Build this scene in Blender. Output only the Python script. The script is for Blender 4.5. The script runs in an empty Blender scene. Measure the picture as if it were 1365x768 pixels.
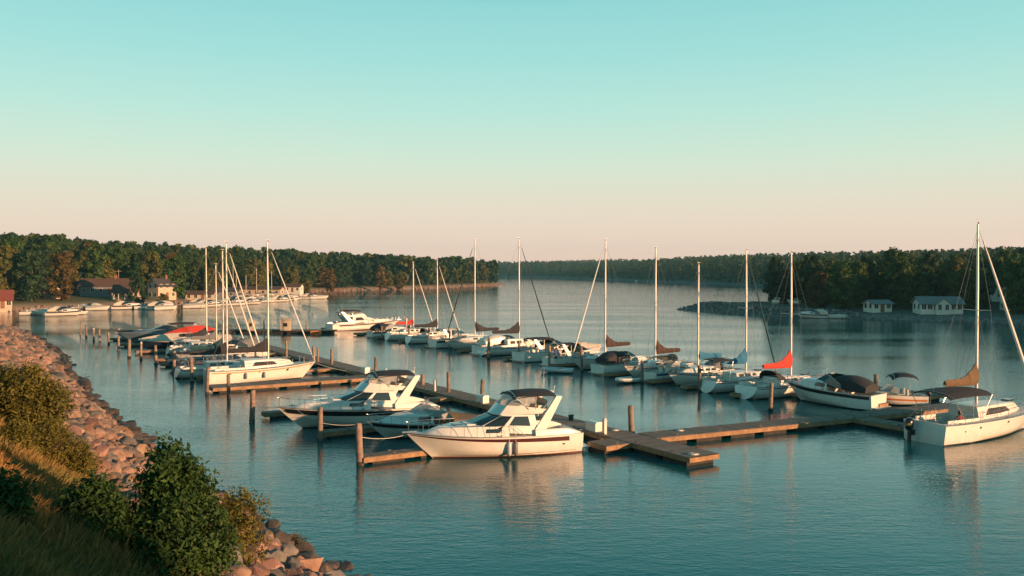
import bpy, bmesh, math, random
import numpy as np
from mathutils import Vector, Matrix
R = math.radians
rnd = random.Random(7)
sc = bpy.context.scene
col = sc.collection

# ------------------------------------------------------------------ camera geometry
H_CAM, FPX, PITCH = 11.0, 1182.0, math.atan(23/1182.0)
def ray(px, py):
    x, y = (px-682.5)/FPX, (384-py)/FPX
    c, s = math.cos(PITCH), math.sin(PITCH)
    return Vector((x, c+y*s, -s+y*c))
def P(px, py, z=0.0):
    r = ray(px, py); t = (z-H_CAM)/r.z
    return Vector((r.x*t, r.y*t, z))

# ------------------------------------------------------------------ materials
def mat(name, color, rough=.6, var=0., vscale=4., bump=0., bscale=20., spec=.5, metal=0., col2=None, coat=0., rand=0., trans=0., sheen=0.):
    m = bpy.data.materials.new(name); m.use_nodes = True
    nt = m.node_tree; N = nt.nodes; K = nt.links
    b = N['Principled BSDF']
    b.inputs['Roughness'].default_value = rough
    b.inputs['Metallic'].default_value = metal
    b.inputs['Specular IOR Level'].default_value = spec
    b.inputs['Coat Weight'].default_value = coat
    tc = N.new('ShaderNodeTexCoord')
    src = None
    if var > 0 or col2:
        n = N.new('ShaderNodeTexNoise'); n.inputs['Scale'].default_value = vscale
        n.inputs['Detail'].default_value = 6; n.inputs['Roughness'].default_value = .65
        K.new(tc.outputs['Object'], n.inputs['Vector'])
        rp = N.new('ShaderNodeValToRGB'); K.new(n.outputs['Fac'], rp.inputs['Fac'])
        a = tuple(max(0, c*(1-var)) for c in color)
        d = col2 if col2 else tuple(c*(1+var) for c in color)
        rp.color_ramp.elements[0].position = .32; rp.color_ramp.elements[1].position = .68
        rp.color_ramp.elements[0].color = (*a, 1); rp.color_ramp.elements[1].color = (*d, 1)
        src = rp.outputs['Color']
    if rand > 0:
        oi = N.new('ShaderNodeObjectInfo'); hs = N.new('ShaderNodeHueSaturation')
        mp = N.new('ShaderNodeMapRange'); mp.inputs['To Min'].default_value = 1-rand; mp.inputs['To Max'].default_value = 1+rand
        K.new(oi.outputs['Random'], mp.inputs['Value']); K.new(mp.outputs['Result'], hs.inputs['Value'])
        m2 = N.new('ShaderNodeMapRange'); m2.inputs['To Min'].default_value = .5-rand*.06; m2.inputs['To Max'].default_value = .5+rand*.06
        ml = N.new('ShaderNodeMath'); ml.operation = 'MULTIPLY'; ml.inputs[1].default_value = 7.31
        fr = N.new('ShaderNodeMath'); fr.operation = 'FRACT'
        K.new(oi.outputs['Random'], ml.inputs[0]); K.new(ml.outputs[0], fr.inputs[0]); K.new(fr.outputs[0], m2.inputs['Value'])
        K.new(m2.outputs['Result'], hs.inputs['Hue'])
        if src: K.new(src, hs.inputs['Color'])
        else: hs.inputs['Color'].default_value = (*color, 1)
        src = hs.outputs['Color']
    if src: K.new(src, b.inputs['Base Color'])
    else: b.inputs['Base Color'].default_value = (*color, 1)
    if bump > 0:
        n2 = N.new('ShaderNodeTexNoise'); n2.inputs['Scale'].default_value = bscale; n2.inputs['Detail'].default_value = 5
        K.new(tc.outputs['Object'], n2.inputs['Vector'])
        bp = N.new('ShaderNodeBump'); bp.inputs['Strength'].default_value = bump; bp.inputs['Distance'].default_value = .05
        K.new(n2.outputs['Fac'], bp.inputs['Height']); K.new(bp.outputs['Normal'], b.inputs['Normal'])
    if trans > 0:
        t = N.new('ShaderNodeBsdfTranslucent'); mx = N.new('ShaderNodeMixShader'); mx.inputs[0].default_value = trans
        if src: K.new(src, t.inputs['Color'])
        else: t.inputs['Color'].default_value = (*color, 1)
        K.new(b.outputs[0], mx.inputs[1]); K.new(t.outputs[0], mx.inputs[2]); K.new(mx.outputs[0], N['Material Output'].inputs['Surface'])
    return m

M = {}
M['gel'] = mat('gelcoat_white', (.80,.76,.70), .28, var=.06, vscale=1.3, coat=.3)
def stain(m):
    # tide line and rust-brown scum that a hull carries just above the water
    nt = m.node_tree; N = nt.nodes; K = nt.links; b = N['Principled BSDF']; src = b.inputs['Base Color'].links[0].from_socket
    tc = N.new('ShaderNodeTexCoord'); sp = N.new('ShaderNodeSeparateXYZ'); K.new(tc.outputs['Object'], sp.inputs[0])
    mp = N.new('ShaderNodeMapping'); mp.inputs['Scale'].default_value = (5,5,.7); K.new(tc.outputs['Object'], mp.inputs[0])
    n = N.new('ShaderNodeTexNoise'); n.inputs['Scale'].default_value = 1.4; n.inputs['Detail'].default_value = 6; K.new(mp.outputs[0], n.inputs['Vector'])
    a = N.new('ShaderNodeMath'); a.operation = 'MULTIPLY_ADD'; a.inputs[1].default_value = -.9; K.new(n.outputs['Fac'], a.inputs[0]); K.new(sp.outputs['Z'], a.inputs[2])
    r = N.new('ShaderNodeMapRange'); r.inputs['From Min'].default_value = -.42; r.inputs['From Max'].default_value = .25; r.inputs['To Min'].default_value = .34; r.inputs['To Max'].default_value = 0; K.new(a.outputs[0], r.inputs['Value'])
    mx = N.new('ShaderNodeMix'); mx.data_type = 'RGBA'; mx.inputs['B'].default_value = (.40,.30,.18,1); K.new(r.outputs[0], mx.inputs['Factor']); K.new(src, mx.inputs['A']); K.new(mx.outputs['Result'], b.inputs['Base Color'])
stain(M['gel'])
M['gel2'] = mat('gelcoat_cream', (.78,.73,.64), .32, var=.07, vscale=1.1, coat=.2)
M['gelgrey'] = mat('gelcoat_grey', (.52,.54,.55), .35, var=.07, vscale=1.2, coat=.2)
M['gelblue'] = mat('hull_slate_blue', (.10,.15,.20), .3, var=.1, vscale=1.2, coat=.3)
M['gelnavy'] = mat('hull_navy', (.015,.025,.05), .22, var=.1, coat=.4)
M['gelred'] = mat('hull_red', (.45,.05,.035), .3, var=.1, coat=.3)
M['nonskid'] = mat('deck_nonskid', (.66,.64,.60), .7, var=.06, vscale=6, bump=.2, bscale=120)
M['maroon'] = mat('stripe_maroon', (.075,.022,.02), .3, coat=.3)
M['black'] = mat('stripe_black', (.012,.012,.014), .3, coat=.2)
M['bluestripe'] = mat('stripe_blue', (.03,.08,.16), .3)
M['boot'] = mat('bottom_paint', (.02,.025,.035), .6, var=.3, vscale=5)
M['bootred'] = mat('bottom_paint_red', (.12,.03,.02), .6, var=.3, vscale=5)
M['glass'] = mat('tinted_glass', (.015,.022,.024), .06, spec=.8)
M['glassb'] = mat('brown_tinted_glass', (.05,.026,.015), .08, spec=.7)
M['steel'] = mat('stainless', (.62,.62,.62), .25, metal=1.)
M['alu'] = mat('mast_aluminium', (.72,.68,.62), .42, var=.06, vscale=3, metal=.25)
M['wire'] = mat('rigging_wire', (.32,.30,.28), .45, metal=.5)
M['galv'] = mat('galvanised_cleat', (.10,.09,.085), .7)
M['canvas'] = mat('canvas_charcoal', (.03,.03,.034), .85, var=.2, vscale=5, bump=.35, bscale=7)
M['canvasbrown'] = mat('canvas_brown', (.055,.03,.024), .85, var=.2, vscale=5, bump=.35, bscale=7)
M['canvastan'] = mat('canvas_tan', (.16,.10,.05), .85, var=.2, vscale=5, bump=.4, bscale=7)
M['canvasred'] = mat('canvas_red', (.55,.045,.025), .8, var=.15, vscale=5, bump=.35, bscale=7)
M['canvasblue'] = mat('canvas_blue', (.02,.16,.30), .8, var=.15, vscale=5, bump=.35, bscale=7)
M['canvasteal'] = mat('canvas_dark_teal', (.012,.06,.07), .8, var=.15, vscale=5, bump=.3, bscale=7)
M['canvascream'] = mat('canvas_cream', (.66,.56,.44), .85, var=.1, vscale=3, bump=.4, bscale=5)
M['canvasgrey'] = mat('canvas_grey', (.16,.17,.18), .85, var=.15, vscale=4, bump=.4, bscale=6)
M['sailwhite'] = mat('furled_sail_white', (.78,.75,.70), .75, var=.08, vscale=6, bump=.3, bscale=12)
M['vinyl'] = mat('white_vinyl', (.70,.66,.60), .5, var=.06)
M['rubber'] = mat('black_rubber', (.015,.015,.016), .55, bump=.1)
M['fender'] = mat('fender_grey', (.17,.16,.16), .5, var=.15)
M['teak'] = mat('teak_trim', (.20,.095,.04), .6, var=.25, vscale=8)
M['engine'] = mat('outboard_black', (.012,.012,.013), .25, coat=.5)
M['brass'] = mat('decal_gold', (.45,.25,.08), .4)
M['orange'] = mat('orange_plastic', (.6,.16,.03), .5, var=.15)
M['trunk'] = mat('bark', (.10,.065,.042), .9, var=.35, vscale=3, bump=.6, bscale=9)
M['skin'] = mat('skin', (.42,.22,.15), .55)
M['hair'] = mat('dark_hair', (.018,.012,.009), .6)
M['shirtred'] = mat('shirt_red', (.30,.04,.03), .85, var=.15)
M['shirtblue'] = mat('shirt_blue', (.03,.07,.17), .85, var=.15)
M['shirtdark'] = mat('shirt_dark', (.06,.05,.05), .85, var=.15)
M['trousers'] = mat('dark_trousers', (.02,.022,.03), .85, var=.15)
M['roofdark'] = mat('roof_shingle_dark', (.055,.05,.055), .9, var=.3, vscale=3, bump=.5, bscale=14)
M['roofbrown'] = mat('roof_shingle_brown', (.11,.06,.045), .9, var=.3, vscale=3, bump=.5, bscale=14)
M['roofred'] = mat('roof_red', (.17,.045,.035), .85, var=.2, vscale=3, bump=.4, bscale=14)
M['roofgrey'] = mat('roof_grey', (.20,.21,.21), .85, var=.2, vscale=3)
M['sidingwhite'] = mat('siding_white', (.72,.68,.60), .7, var=.08, vscale=2)
M['sidingcream'] = mat('siding_cream', (.50,.40,.30), .7, var=.1, vscale=2)
M['sidinggrey'] = mat('siding_grey_blue', (.16,.18,.21), .7, var=.12, vscale=2)
M['brick'] = mat('brick_red', (.25,.11,.07), .85, var=.25, vscale=5)
M['bimini_clear'] = None

def clear_mat():
    m = bpy.data.materials.new('clear_vinyl'); m.use_nodes = True
    nt = m.node_tree; b = nt.nodes['Principled BSDF']
    b.inputs['Base Color'].default_value = (.45,.46,.45,1); b.inputs['Roughness'].default_value = .12
    t = nt.nodes.new('ShaderNodeBsdfTransparent'); mx = nt.nodes.new('ShaderNodeMixShader'); mx.inputs[0].default_value = .5
    nt.links.new(t.outputs[0], mx.inputs[1]); nt.links.new(b.outputs[0], mx.inputs[2])
    nt.links.new(mx.outputs[0], nt.nodes['Material Output'].inputs['Surface'])
    return m
M['clear'] = clear_mat()

def plank_mat(name, c1, c2, scale=1., axis='X'):
    """weathered boards: random tone per board, dark gaps, grain along the board; boards lie across local X"""
    m = bpy.data.materials.new(name); m.use_nodes = True
    nt = m.node_tree; N = nt.nodes; K = nt.links; b = N['Principled BSDF']; b.inputs['Roughness'].default_value = .85
    tc = N.new('ShaderNodeTexCoord'); sp = N.new('ShaderNodeSeparateXYZ'); K.new(tc.outputs['Object'], sp.inputs[0])
    dv = N.new('ShaderNodeMath'); dv.operation = 'DIVIDE'; dv.inputs[1].default_value = .16*scale; K.new(sp.outputs[axis], dv.inputs[0])
    fl = N.new('ShaderNodeMath'); fl.operation = 'FLOOR'; K.new(dv.outputs[0], fl.inputs[0])
    fr = N.new('ShaderNodeMath'); fr.operation = 'FRACT'; K.new(dv.outputs[0], fr.inputs[0])
    wn = N.new('ShaderNodeTexWhiteNoise'); wn.noise_dimensions = '1D'; K.new(fl.outputs[0], wn.inputs['W'])
    ns = N.new('ShaderNodeTexNoise'); ns.inputs['Scale'].default_value = 2.2; ns.inputs['Detail'].default_value = 7; K.new(tc.outputs['Object'], ns.inputs['Vector'])
    ad = N.new('ShaderNodeMath'); ad.operation = 'ADD'; K.new(wn.outputs['Value'], ad.inputs[0]); K.new(ns.outputs['Fac'], ad.inputs[1])
    hf = N.new('ShaderNodeMath'); hf.operation = 'MULTIPLY'; hf.inputs[1].default_value = .5; K.new(ad.outputs[0], hf.inputs[0])
    rp = N.new('ShaderNodeValToRGB'); K.new(hf.outputs[0], rp.inputs['Fac'])
    rp.color_ramp.elements[0].color = (*c1,1); rp.color_ramp.elements[0].position = .15
    rp.color_ramp.elements[1].color = (*c2,1); rp.color_ramp.elements[1].position = .85
    gp = N.new('ShaderNodeMath'); gp.operation = 'GREATER_THAN'; gp.inputs[1].default_value = .08; K.new(fr.outputs[0], gp.inputs[0])
    mx = N.new('ShaderNodeMix'); mx.data_type = 'RGBA'; mx.inputs['A'].default_value = (.012,.01,.008,1)
    K.new(gp.outputs[0], mx.inputs['Factor']); K.new(rp.outputs['Color'], mx.inputs['B']); K.new(mx.outputs['Result'], b.inputs['Base Color'])
    bp = N.new('ShaderNodeBump'); bp.inputs['Strength'].default_value = .5; bp.inputs['Distance'].default_value = .02
    K.new(gp.outputs[0], bp.inputs['Height']); K.new(bp.outputs['Normal'], b.inputs['Normal'])
    return m
M['plank'] = plank_mat('dock_planks', (.15,.105,.08), (.32,.235,.185))
M['beam'] = mat('dock_beam', (.32,.19,.10), .85, var=.35, vscale=2.5, bump=.4, bscale=12)
M['beamdark'] = mat('dock_float_dark', (.035,.03,.026), .85, var=.4, vscale=2.5)
M['pilewood'] = mat('pile_wood', (.27,.195,.15), .9, var=.4, vscale=2.2, bump=.6, bscale=14, rand=.2)
M['pilecap'] = mat('pile_cap', (.62,.58,.52), .6, var=.1)

def leaf_mat(name, c, c2, vscale=.5, rand=.25, trans=.25):
    return mat(name, c, .6, col2=c2, vscale=vscale, rand=rand, trans=trans, spec=.25)
M['leafA'] = leaf_mat('leaf_green', (.018,.046,.011), (.085,.130,.028))
M['leafB'] = leaf_mat('leaf_olive', (.044,.058,.012), (.17,.155,.034))
M['leafC'] = leaf_mat('leaf_russet', (.085,.055,.018), (.20,.12,.036))
M['leafD'] = leaf_mat('leaf_dark', (.010,.032,.016), (.045,.085,.032))
M['leafY'] = leaf_mat('leaf_yellow_green', (.09,.09,.02), (.20,.16,.035))
M['leafnear'] = leaf_mat('leaf_near_dark', (.020,.058,.016), (.075,.14,.032), vscale=1.6, rand=0, trans=.3)
M['leafdrylit'] = leaf_mat('leaf_near_dry_sunlit', (.085,.088,.018), (.23,.20,.04), vscale=1.2, rand=0, trans=.3)  # dry bush leaves; also the sapling's sunlit side, its light put into colour

# ------------------------------------------------------------------ mesh builder
class MB:
    def __init__(s): s.v = []; s.f = []; s.mi = []; s.cur = 0
    def add(s, vs, fs):
        o = len(s.v); s.v += [tuple(v) for v in vs]
        for f in fs: s.f.append(tuple(o+i for i in f)); s.mi.append(s.cur)
    def box(s, x0, x1, y0, y1, z0, z1, rot=0, c=(0,0)):
        vs = [(x,y,z) for z in (z0,z1) for y in (y0,y1) for x in (x0,x1)]
        if rot:
            ca, sa = math.cos(rot), math.sin(rot)
            vs = [(c[0]+(x-c[0])*ca-(y-c[1])*sa, c[1]+(x-c[0])*sa+(y-c[1])*ca, z) for x,y,z in vs]
        s.add(vs, [(0,2,3,1),(4,5,7,6),(0,1,5,4),(2,6,7,3),(0,4,6,2),(1,3,7,5)])
    def rings(s, rs, cap=True, closed=True):
        n = len(rs[0]); vs = [p for r in rs for p in r]; fs = []
        for i in range(len(rs)-1):
            for j in range(n if closed else n-1):
                k = (j+1) % n
                fs.append((i*n+j, i*n+k, (i+1)*n+k, (i+1)*n+j))
        if cap and closed:
            fs.append(tuple(range(n))[::-1]); fs.append(tuple((len(rs)-1)*n+j for j in range(n)))
        s.add(vs, fs)
    def tube(s, pts, r, n=6, cap=True):
        pts = [Vector(p) for p in pts]; rs = []
        rad = r if isinstance(r, (list, tuple)) else [r]*len(pts)
        for i, p in enumerate(pts):
            d = (pts[min(i+1, len(pts)-1)]-pts[max(i-1, 0)])
            if d.length < 1e-6: d = Vector((0,0,1))
            d.normalize()
            up = Vector((0,0,1)) if abs(d.z) < .95 else Vector((1,0,0))
            a = d.cross(up).normalized(); b = a.cross(d).normalized()
            rs.append([p+(a*math.cos(2*math.pi*k/n)+b*math.sin(2*math.pi*k/n))*rad[i] for k in range(n)])
        s.rings(rs, cap)
    def slab(s, q, t):
        """thin solid panel: quad q (4 points) thickened along its normal by t"""
        q = [Vector(p) for p in q]; n = (q[2]-q[0]).cross(q[3]-q[1])
        if n.length < 1e-9: return
        n = n.normalized()*t
        s.add(q+[p+n for p in q], [(3,2,1,0),(4,5,6,7),(0,1,5,4),(1,2,6,5),(2,3,7,6),(3,0,4,7)])
    def grid(s, rows):
        s.rings(rows, cap=False, closed=False)
    def ell(s, c, r, nu=8, nv=6):
        rs = []
        for i in range(nv+1):
            a = -math.pi/2+math.pi*i/nv; ca = max(.02, math.cos(a))
            rs.append([(c[0]+r[0]*ca*math.cos(2*math.pi*j/nu), c[1]+r[1]*ca*math.sin(2*math.pi*j/nu), c[2]+r[2]*math.sin(a)) for j in range(nu)])
        s.rings(rs)
    def build(s, name, m, parent=None, smooth=False, loc=None, fix=True):
        me = bpy.data.meshes.new(name); me.from_pydata(s.v, [], s.f)
        if fix:
            bm = bmesh.new(); bm.from_mesh(me); bmesh.ops.recalc_face_normals(bm, faces=bm.faces); bm.to_mesh(me); bm.free()
        ms = m if isinstance(m, (list, tuple)) else [m]
        for x in ms: me.materials.append(M[x] if isinstance(x, str) else x)
        if len(ms) > 1: me.polygons.foreach_set('material_index', s.mi)
        if smooth:
            me.polygons.foreach_set('use_smooth', [True]*len(me.polygons)); me.set_sharp_from_angle(angle=R(38))
        o = bpy.data.objects.new(name, me); col.objects.link(o)
        if parent: o.parent = parent
        if loc is not None: o.location = loc
        return o

def tag(o, label=None, cat=None, group=None, kind=None):
    if label: o['label'] = label
    if cat: o['category'] = cat
    if group: o['group'] = group
    if kind: o['kind'] = kind
    return o
def thing(name, label, cat, loc=(0,0,0), rz=0, group=None):
    o = bpy.data.objects.new(name, None); col.objects.link(o); o.empty_display_size = .3
    o.location = loc; o.rotation_euler = (0,0,rz)
    return tag(o, label, cat, group)
def np_mesh(name, V, F, mats, mi=None, smooth=False):
    """fast mesh from numpy: V (n,3), F (m,k)"""
    me = bpy.data.meshes.new(name); k = F.shape[1]
    me.vertices.add(len(V)); me.vertices.foreach_set('co', V.astype(np.float32).ravel())
    me.loops.add(F.size); me.loops.foreach_set('vertex_index', F.astype(np.int32).ravel())
    me.polygons.add(len(F)); me.polygons.foreach_set('loop_start', np.arange(0, F.size, k, dtype=np.int32))
    me.polygons.foreach_set('loop_total', np.full(len(F), k, dtype=np.int32))
    for m in mats: me.materials.append(M[m])
    if mi is not None: me.polygons.foreach_set('material_index', mi.astype(np.int32))
    if smooth: me.polygons.foreach_set('use_smooth', np.ones(len(F), dtype=bool))
    me.update(calc_edges=True); me.validate()
    return me
def dup(root, loc, rz, label=None, group=None, scale=None):
    r = root.copy(); col.objects.link(r); r.location = loc; r.rotation_euler = (0,0,rz)
    if scale: r.scale = scale
    if label: r['label'] = label
    if group: r['group'] = group
    for ch in root.children:
        c = ch.copy(); col.objects.link(c); c.parent = r
        for g in ch.children:
            d = g.copy(); col.objects.link(d); d.parent = c
    return r
# ------------------------------------------------------------------ boat hulls
class Hull:
    def __init__(s, L, B, fs, fb, draft=.6, rake=1.6, kind='power', sw=.9, dip=0., tr=0.):
        s.L, s.B, s.fs, s.fb, s.draft, s.rake, s.kind, s.sw, s.dip, s.tr = L, B, fs, fb, draft, rake, kind, sw, dip, tr
    def hb(s, t):
        if t < .45: k = s.sw+(1-s.sw)*math.sin(math.pi/2*t/.45)
        else: k = 1-((t-.45)/.55)**(2.5 if s.kind == 'power' else 2.0)
        return max(.03, s.B/2*k)
    def zs(s, t): return s.fs+(s.fb-s.fs)*t**1.6-s.dip*4*t*(1-t)
    def zk(s, t):
        if s.kind == 'sail': return -s.draft*max(.02, math.sin(math.pi*min(1, .06+t*.94))**.7) + (.12 if t < .05 else 0)
        return -s.draft*(1-.5*max(0, (t-.7)/.3)**2)
    def p(s, t, f, side=1, off=0.):
        f = max(0., min(1., f)); t = max(0., min(1., t))
        zk, zs = s.zk(t), s.zs(t); z = zk+(zs-zk)*f
        if s.kind == 'power':
            c = .93-.5*t**3; fc = .28+.22*t
            k = c*(f/fc)**.9 if f < fc else c+(1-c)*((f-fc)/(1-fc))**1.15
        else:
            k = math.sin(math.pi/2*min(1, f**.62*1.02))
        y = s.hb(t)*k
        x = s.tr*f*(1-t)**3 + t*(s.L-s.rake*(1-f)**1.1)
        return Vector((x, side*(y+off), z))
    def fz(s, t, z):
        return (z-s.zk(t))/(s.zs(t)-s.zk(t))
    def x_of(s, t, f=1): return s.p(t, f).x
    def t_of(s, x):
        lo, hi = 0, 1
        for _ in range(30):
            m = (lo+hi)/2
            if s.p(m, 1).x < x: lo = m
            else: hi = m
        return lo
    def build(s, root, m='gel', boot='boot', nt=26, nf=9):
        mb = MB()
        for side in (1, -1):
            rows = [[s.p(i/nt, j/nf, side) for j in range(nf+1)] for i in range(nt+1)]
            mb.grid(rows)
        mb.rings([[s.p(0, j/nf, 1) for j in range(nf+1)], [s.p(0, j/nf, -1) for j in range(nf+1)]], cap=False, closed=False)
        h = mb.build('hull', m, root, smooth=True)
        bm = bmesh.new(); bm.from_mesh(h.data); bmesh.ops.remove_doubles(bm, verts=bm.verts, dist=.004)
        bmesh.ops.recalc_face_normals(bm, faces=bm.faces); bm.to_mesh(h.data); bm.free(); h.data.set_sharp_from_angle(angle=R(38))
        if boot: s.band(root, 'boot_stripe', boot, 0, .995, lambda t: s.fz(t, -.02), lambda t: s.fz(t, .10), .006)
        mb = MB()
        for side in (1,-1): mb.tube([s.p(i/30, .985, side, .012) for i in range(31)], .028, 5)
        mb.build('rub_rail', 'steel' if s.kind == 'power' else 'teak', root)
        return h
    def band(s, root, name, m, t0, t1, f0, f1, off=.008, n=26):
        mb = MB()
        for side in (1,-1):
            rows = []
            for i in range(n+1):
                t = t0+(t1-t0)*i/n; a, b = f0(t), f1(t)
                rows.append([s.p(t, a, side, off), s.p(t, (a+b)/2, side, off), s.p(t, b, side, off)])
            mb.grid(rows)
        return mb.build(name, m, root, smooth=True)
    def deck(s, root, m='nonskid', t1=.35, fl=.35, cock=True, fr=.8, camber=.06, seat=True, t0=.03):
        n = 26; mb = MB()
        ts = sorted(set([i/n for i in range(n+1)]+[t0, t1]))
        xs = [-1, -fr, 0, fr, 1]
        def pt(t, a):
            b = s.p(t, 1); return (b.x, b.y*a*.995, b.z-.035+camber*(1-a*a)*min(1, s.hb(t)))
        for i in range(len(ts)-1):
            for j in range(4):
                tm = (ts[i]+ts[i+1])/2
                if cock and t0 < tm < t1 and 1 <= j <= 2: continue
                mb.add([pt(ts[i],xs[j]), pt(ts[i+1],xs[j]), pt(ts[i+1],xs[j+1]), pt(ts[i],xs[j+1])], [(0,1,2,3)])
        mb.build('deck', m, root, smooth=True)
        if cock:
            mb = MB(); cs = [t for t in ts if t0-1e-6 <= t <= t1+1e-6]
            fls = [[(pt(t,-fr)[0], pt(t,-fr)[1], fl), (pt(t,fr)[0], pt(t,fr)[1], fl)] for t in cs]
            mb.grid(fls)
            for a, k in ((-fr,0), (fr,1)): mb.grid([[pt(t,a), fls[i][k]] for i, t in enumerate(cs)])
            for i in (0, len(cs)-1): mb.add([pt(cs[i],-fr), pt(cs[i],0), pt(cs[i],fr), fls[i][1], fls[i][0]], [(0,1,2,3,4)])
            mb.build('cockpit', 'gel2', root)
            if seat:
                mb = MB(); x0, x1 = pt(t0,0)[0], pt(t1,0)[0]; w = abs(pt(t0+.02, fr)[1])
                mb.box(x0+.06, x0+.55, -w+.06, w-.06, fl, fl+.42)
                mb.build('bench_seat', 'vinyl', root)
    def rail(s, root, t0=.45, t1=.99, h=.55, n=8, name='bow_rail', inset=.06, lines=1):
        mb = MB()
        for side in (1,-1):
            def q(t, z):
                b = s.p(t, 1, side); return Vector((b.x, b.y-side*min(inset, abs(b.y)*.8), b.z+z))
            pts = [q(t0+(t1-t0)*i/20, h*(1 if i > 1 else .05+.5*i)) for i in range(21)]
            mb.tube(pts, .016, 5)
            if lines > 1: mb.tube([q(t0+(t1-t0)*i/20, h*.5) for i in range(1,21)], .009, 4)
            for i in range(1, n+1): t = t0+(t1-t0)*i/n; mb.tube([q(t, 0), q(t, h)], .014, 5)
        tip = s.p(t1, 1)
        a, b = s.p(t1, 1, 1), s.p(t1, 1, -1)
        mb.tube([(a.x, a.y*.3, a.z+h), (a.x+.18, 0, a.z+h), (b.x, b.y*.3, b.z+h)], .016, 5)
        mb.build(name, 'steel', root)

class House:
    """symmetric superstructure between a bottom and a top outline; points (x,y,z) with y>=0, aft to fore"""
    def __init__(s, bot, top):
        s.b = [Vector(p) for p in bot]; s.t = [Vector(p) for p in top]
        allp = s.b+s.t; s.c = Vector((sum(p.x for p in allp)/len(allp), 0, sum(p.z for p in allp)/len(allp)))
    def build(s, root, name, m, crown=.06, roof=True, rm=None):
        fl = lambda p: Vector((p.x, -p.y, p.z)); n = len(s.b)
        lb = s.b+[fl(p) for p in reversed(s.b)]; lt = s.t+[fl(p) for p in reversed(s.t)]
        mb = MB(); mb.rings([lb, lt], cap=False)
        ins = [Vector((s.c.x+(p.x-s.c.x)*.86, p.y*.82, p.z+crown)) for p in lt]
        mid = [Vector((s.c.x+(p.x-s.c.x)*.55, p.y*.4, p.z+crown*1.35)) for p in lt]
        if roof:
            mb.rings([lt, ins], cap=False); mb.rings([ins, mid], cap=False); mb.add(mid, [tuple(range(len(mid)))])
        return mb.build(name, m, root, smooth=True)
    def quad(s, i, side):
        f = (lambda p: Vector((p.x, side*p.y, p.z)))
        if i == 'front': a, b = s.b[-1], s.t[-1]; return [Vector((a.x,a.y,a.z)), Vector((a.x,-a.y,a.z)), Vector((b.x,-b.y,b.z)), Vector((b.x,b.y,b.z))]
        if i == 'aft': a, b = s.b[0], s.t[0]; return [Vector((a.x,a.y,a.z)), Vector((a.x,-a.y,a.z)), Vector((b.x,-b.y,b.z)), Vector((b.x,b.y,b.z))]
        return [f(s.b[i]), f(s.b[i+1]), f(s.t[i+1]), f(s.t[i])]
    def pane(s, mb, i, side, u0, u1, v0, v1, th=.014, slant0=0., slant1=0.):
        a, b, c, d = s.quad(i, side)
        q = lambda u, v: (a*(1-u)+b*u)*(1-v)+(d*(1-u)+c*u)*v
        pts = [q(u0,v0), q(u1,v0), q(u1+slant1,v1), q(u0+slant0,v1)]
        n = (pts[2]-pts[0]).cross(pts[3]-pts[1])
        if n.dot(pts[0]-s.c) < 0: pts = pts[::-1]; n = -n
        n.normalize(); mb.slab([p+n*.003 for p in pts], th)
    def windows(s, root, lst, m='glass', name='window'):
        """lst: (edge, u0, u1, v0, v1[, slant0, slant1]); one mesh per pane; side edges are mirrored"""
        for w in lst:
            for side in ((1,-1) if not isinstance(w[0], str) else (1,)):
                mb = MB(); s.pane(mb, w[0], side, w[1], w[2], w[3], w[4], .014, *(w[5:7] if len(w) > 5 else (0,0)))
                mb.build(name, m, root)

def cloth_top(root, name, m, x0, x1, hw, z, crown=.18, drop=.12, th=.03, tilt=0., nx=10, ny=8, endcurve=.12):
    rows = []
    def pt(i, j, dz):
        u = i/nx; a = -1+2*j/ny
        zz = z+tilt*(u-.5)+crown*(1-a*a)-drop*abs(a)**6-endcurve*abs(2*u-1)**3+.012*math.sin(u*19)*(1-abs(a))
        return Vector((x0+(x1-x0)*u, hw*a*(1-.06*abs(2*u-1)**4), zz+dz))
    for i in range(nx+1):
        rows.append([pt(i,j,0) for j in range(ny+1)]+[pt(i,j,-th) for j in reversed(range(ny+1))])
    mb = MB(); mb.rings(rows); return mb.build(name, m, root, smooth=True)
def hoops(root, x0, x1, hw, z, zb, spread, m='steel', name='bimini_frame', n=3, crown=.18):
    mb = MB()
    for k in range(n):
        x = x0+(x1-x0)*k/(n-1); xb = (x0+x1)/2+spread*((k/(n-1))-.5)
        pts = [(xb, -hw*1.02, zb)]+[(x, hw*a, z-.05+crown*(1-a*a)-.1*abs(a)**6) for a in [-1+.2*i for i in range(11)]]+[(xb, hw*1.02, zb)]
        mb.tube(pts, .018, 5)
    mb.build(name, m, root)
def boat(name, label, cat, stern, head, group=None):
    return thing(name, label, cat, (stern[0], stern[1], 0), math.atan2(head[1], head[0]), group)
CLEAT = None
def cleat(root, x, y, z):
    global CLEAT
    if CLEAT is None:
        mb = MB(); mb.rings([[(sx*.035,sy*.02,0) for sx,sy in ((-1,-1),(1,-1),(1,1),(-1,1))],[(sx*.03,sy*.018,.06) for sx,sy in ((-1,-1),(1,-1),(1,1),(-1,1))],[(sx*.14,sy*.018,.062) for sx,sy in ((-1,-1),(1,-1),(1,1),(-1,1))],[(sx*.12,sy*.014,.09) for sx,sy in ((-1,-1),(1,-1),(1,1),(-1,1))]])
        o = mb.build('cleat', 'galv', root); CLEAT = o.data
    else:
        o = bpy.data.objects.new('cleat', CLEAT); col.objects.link(o); o.parent = root
    o.location = (x,y,z)
def cleats(root, h, ts=(.12,.5,.9)):
    for t in ts:
        for sd in (1,-1):
            b = h.p(t, 1, sd); cleat(root, b.x, b.y-sd*min(.12, abs(b.y)*.6), b.z-.02)
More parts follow.
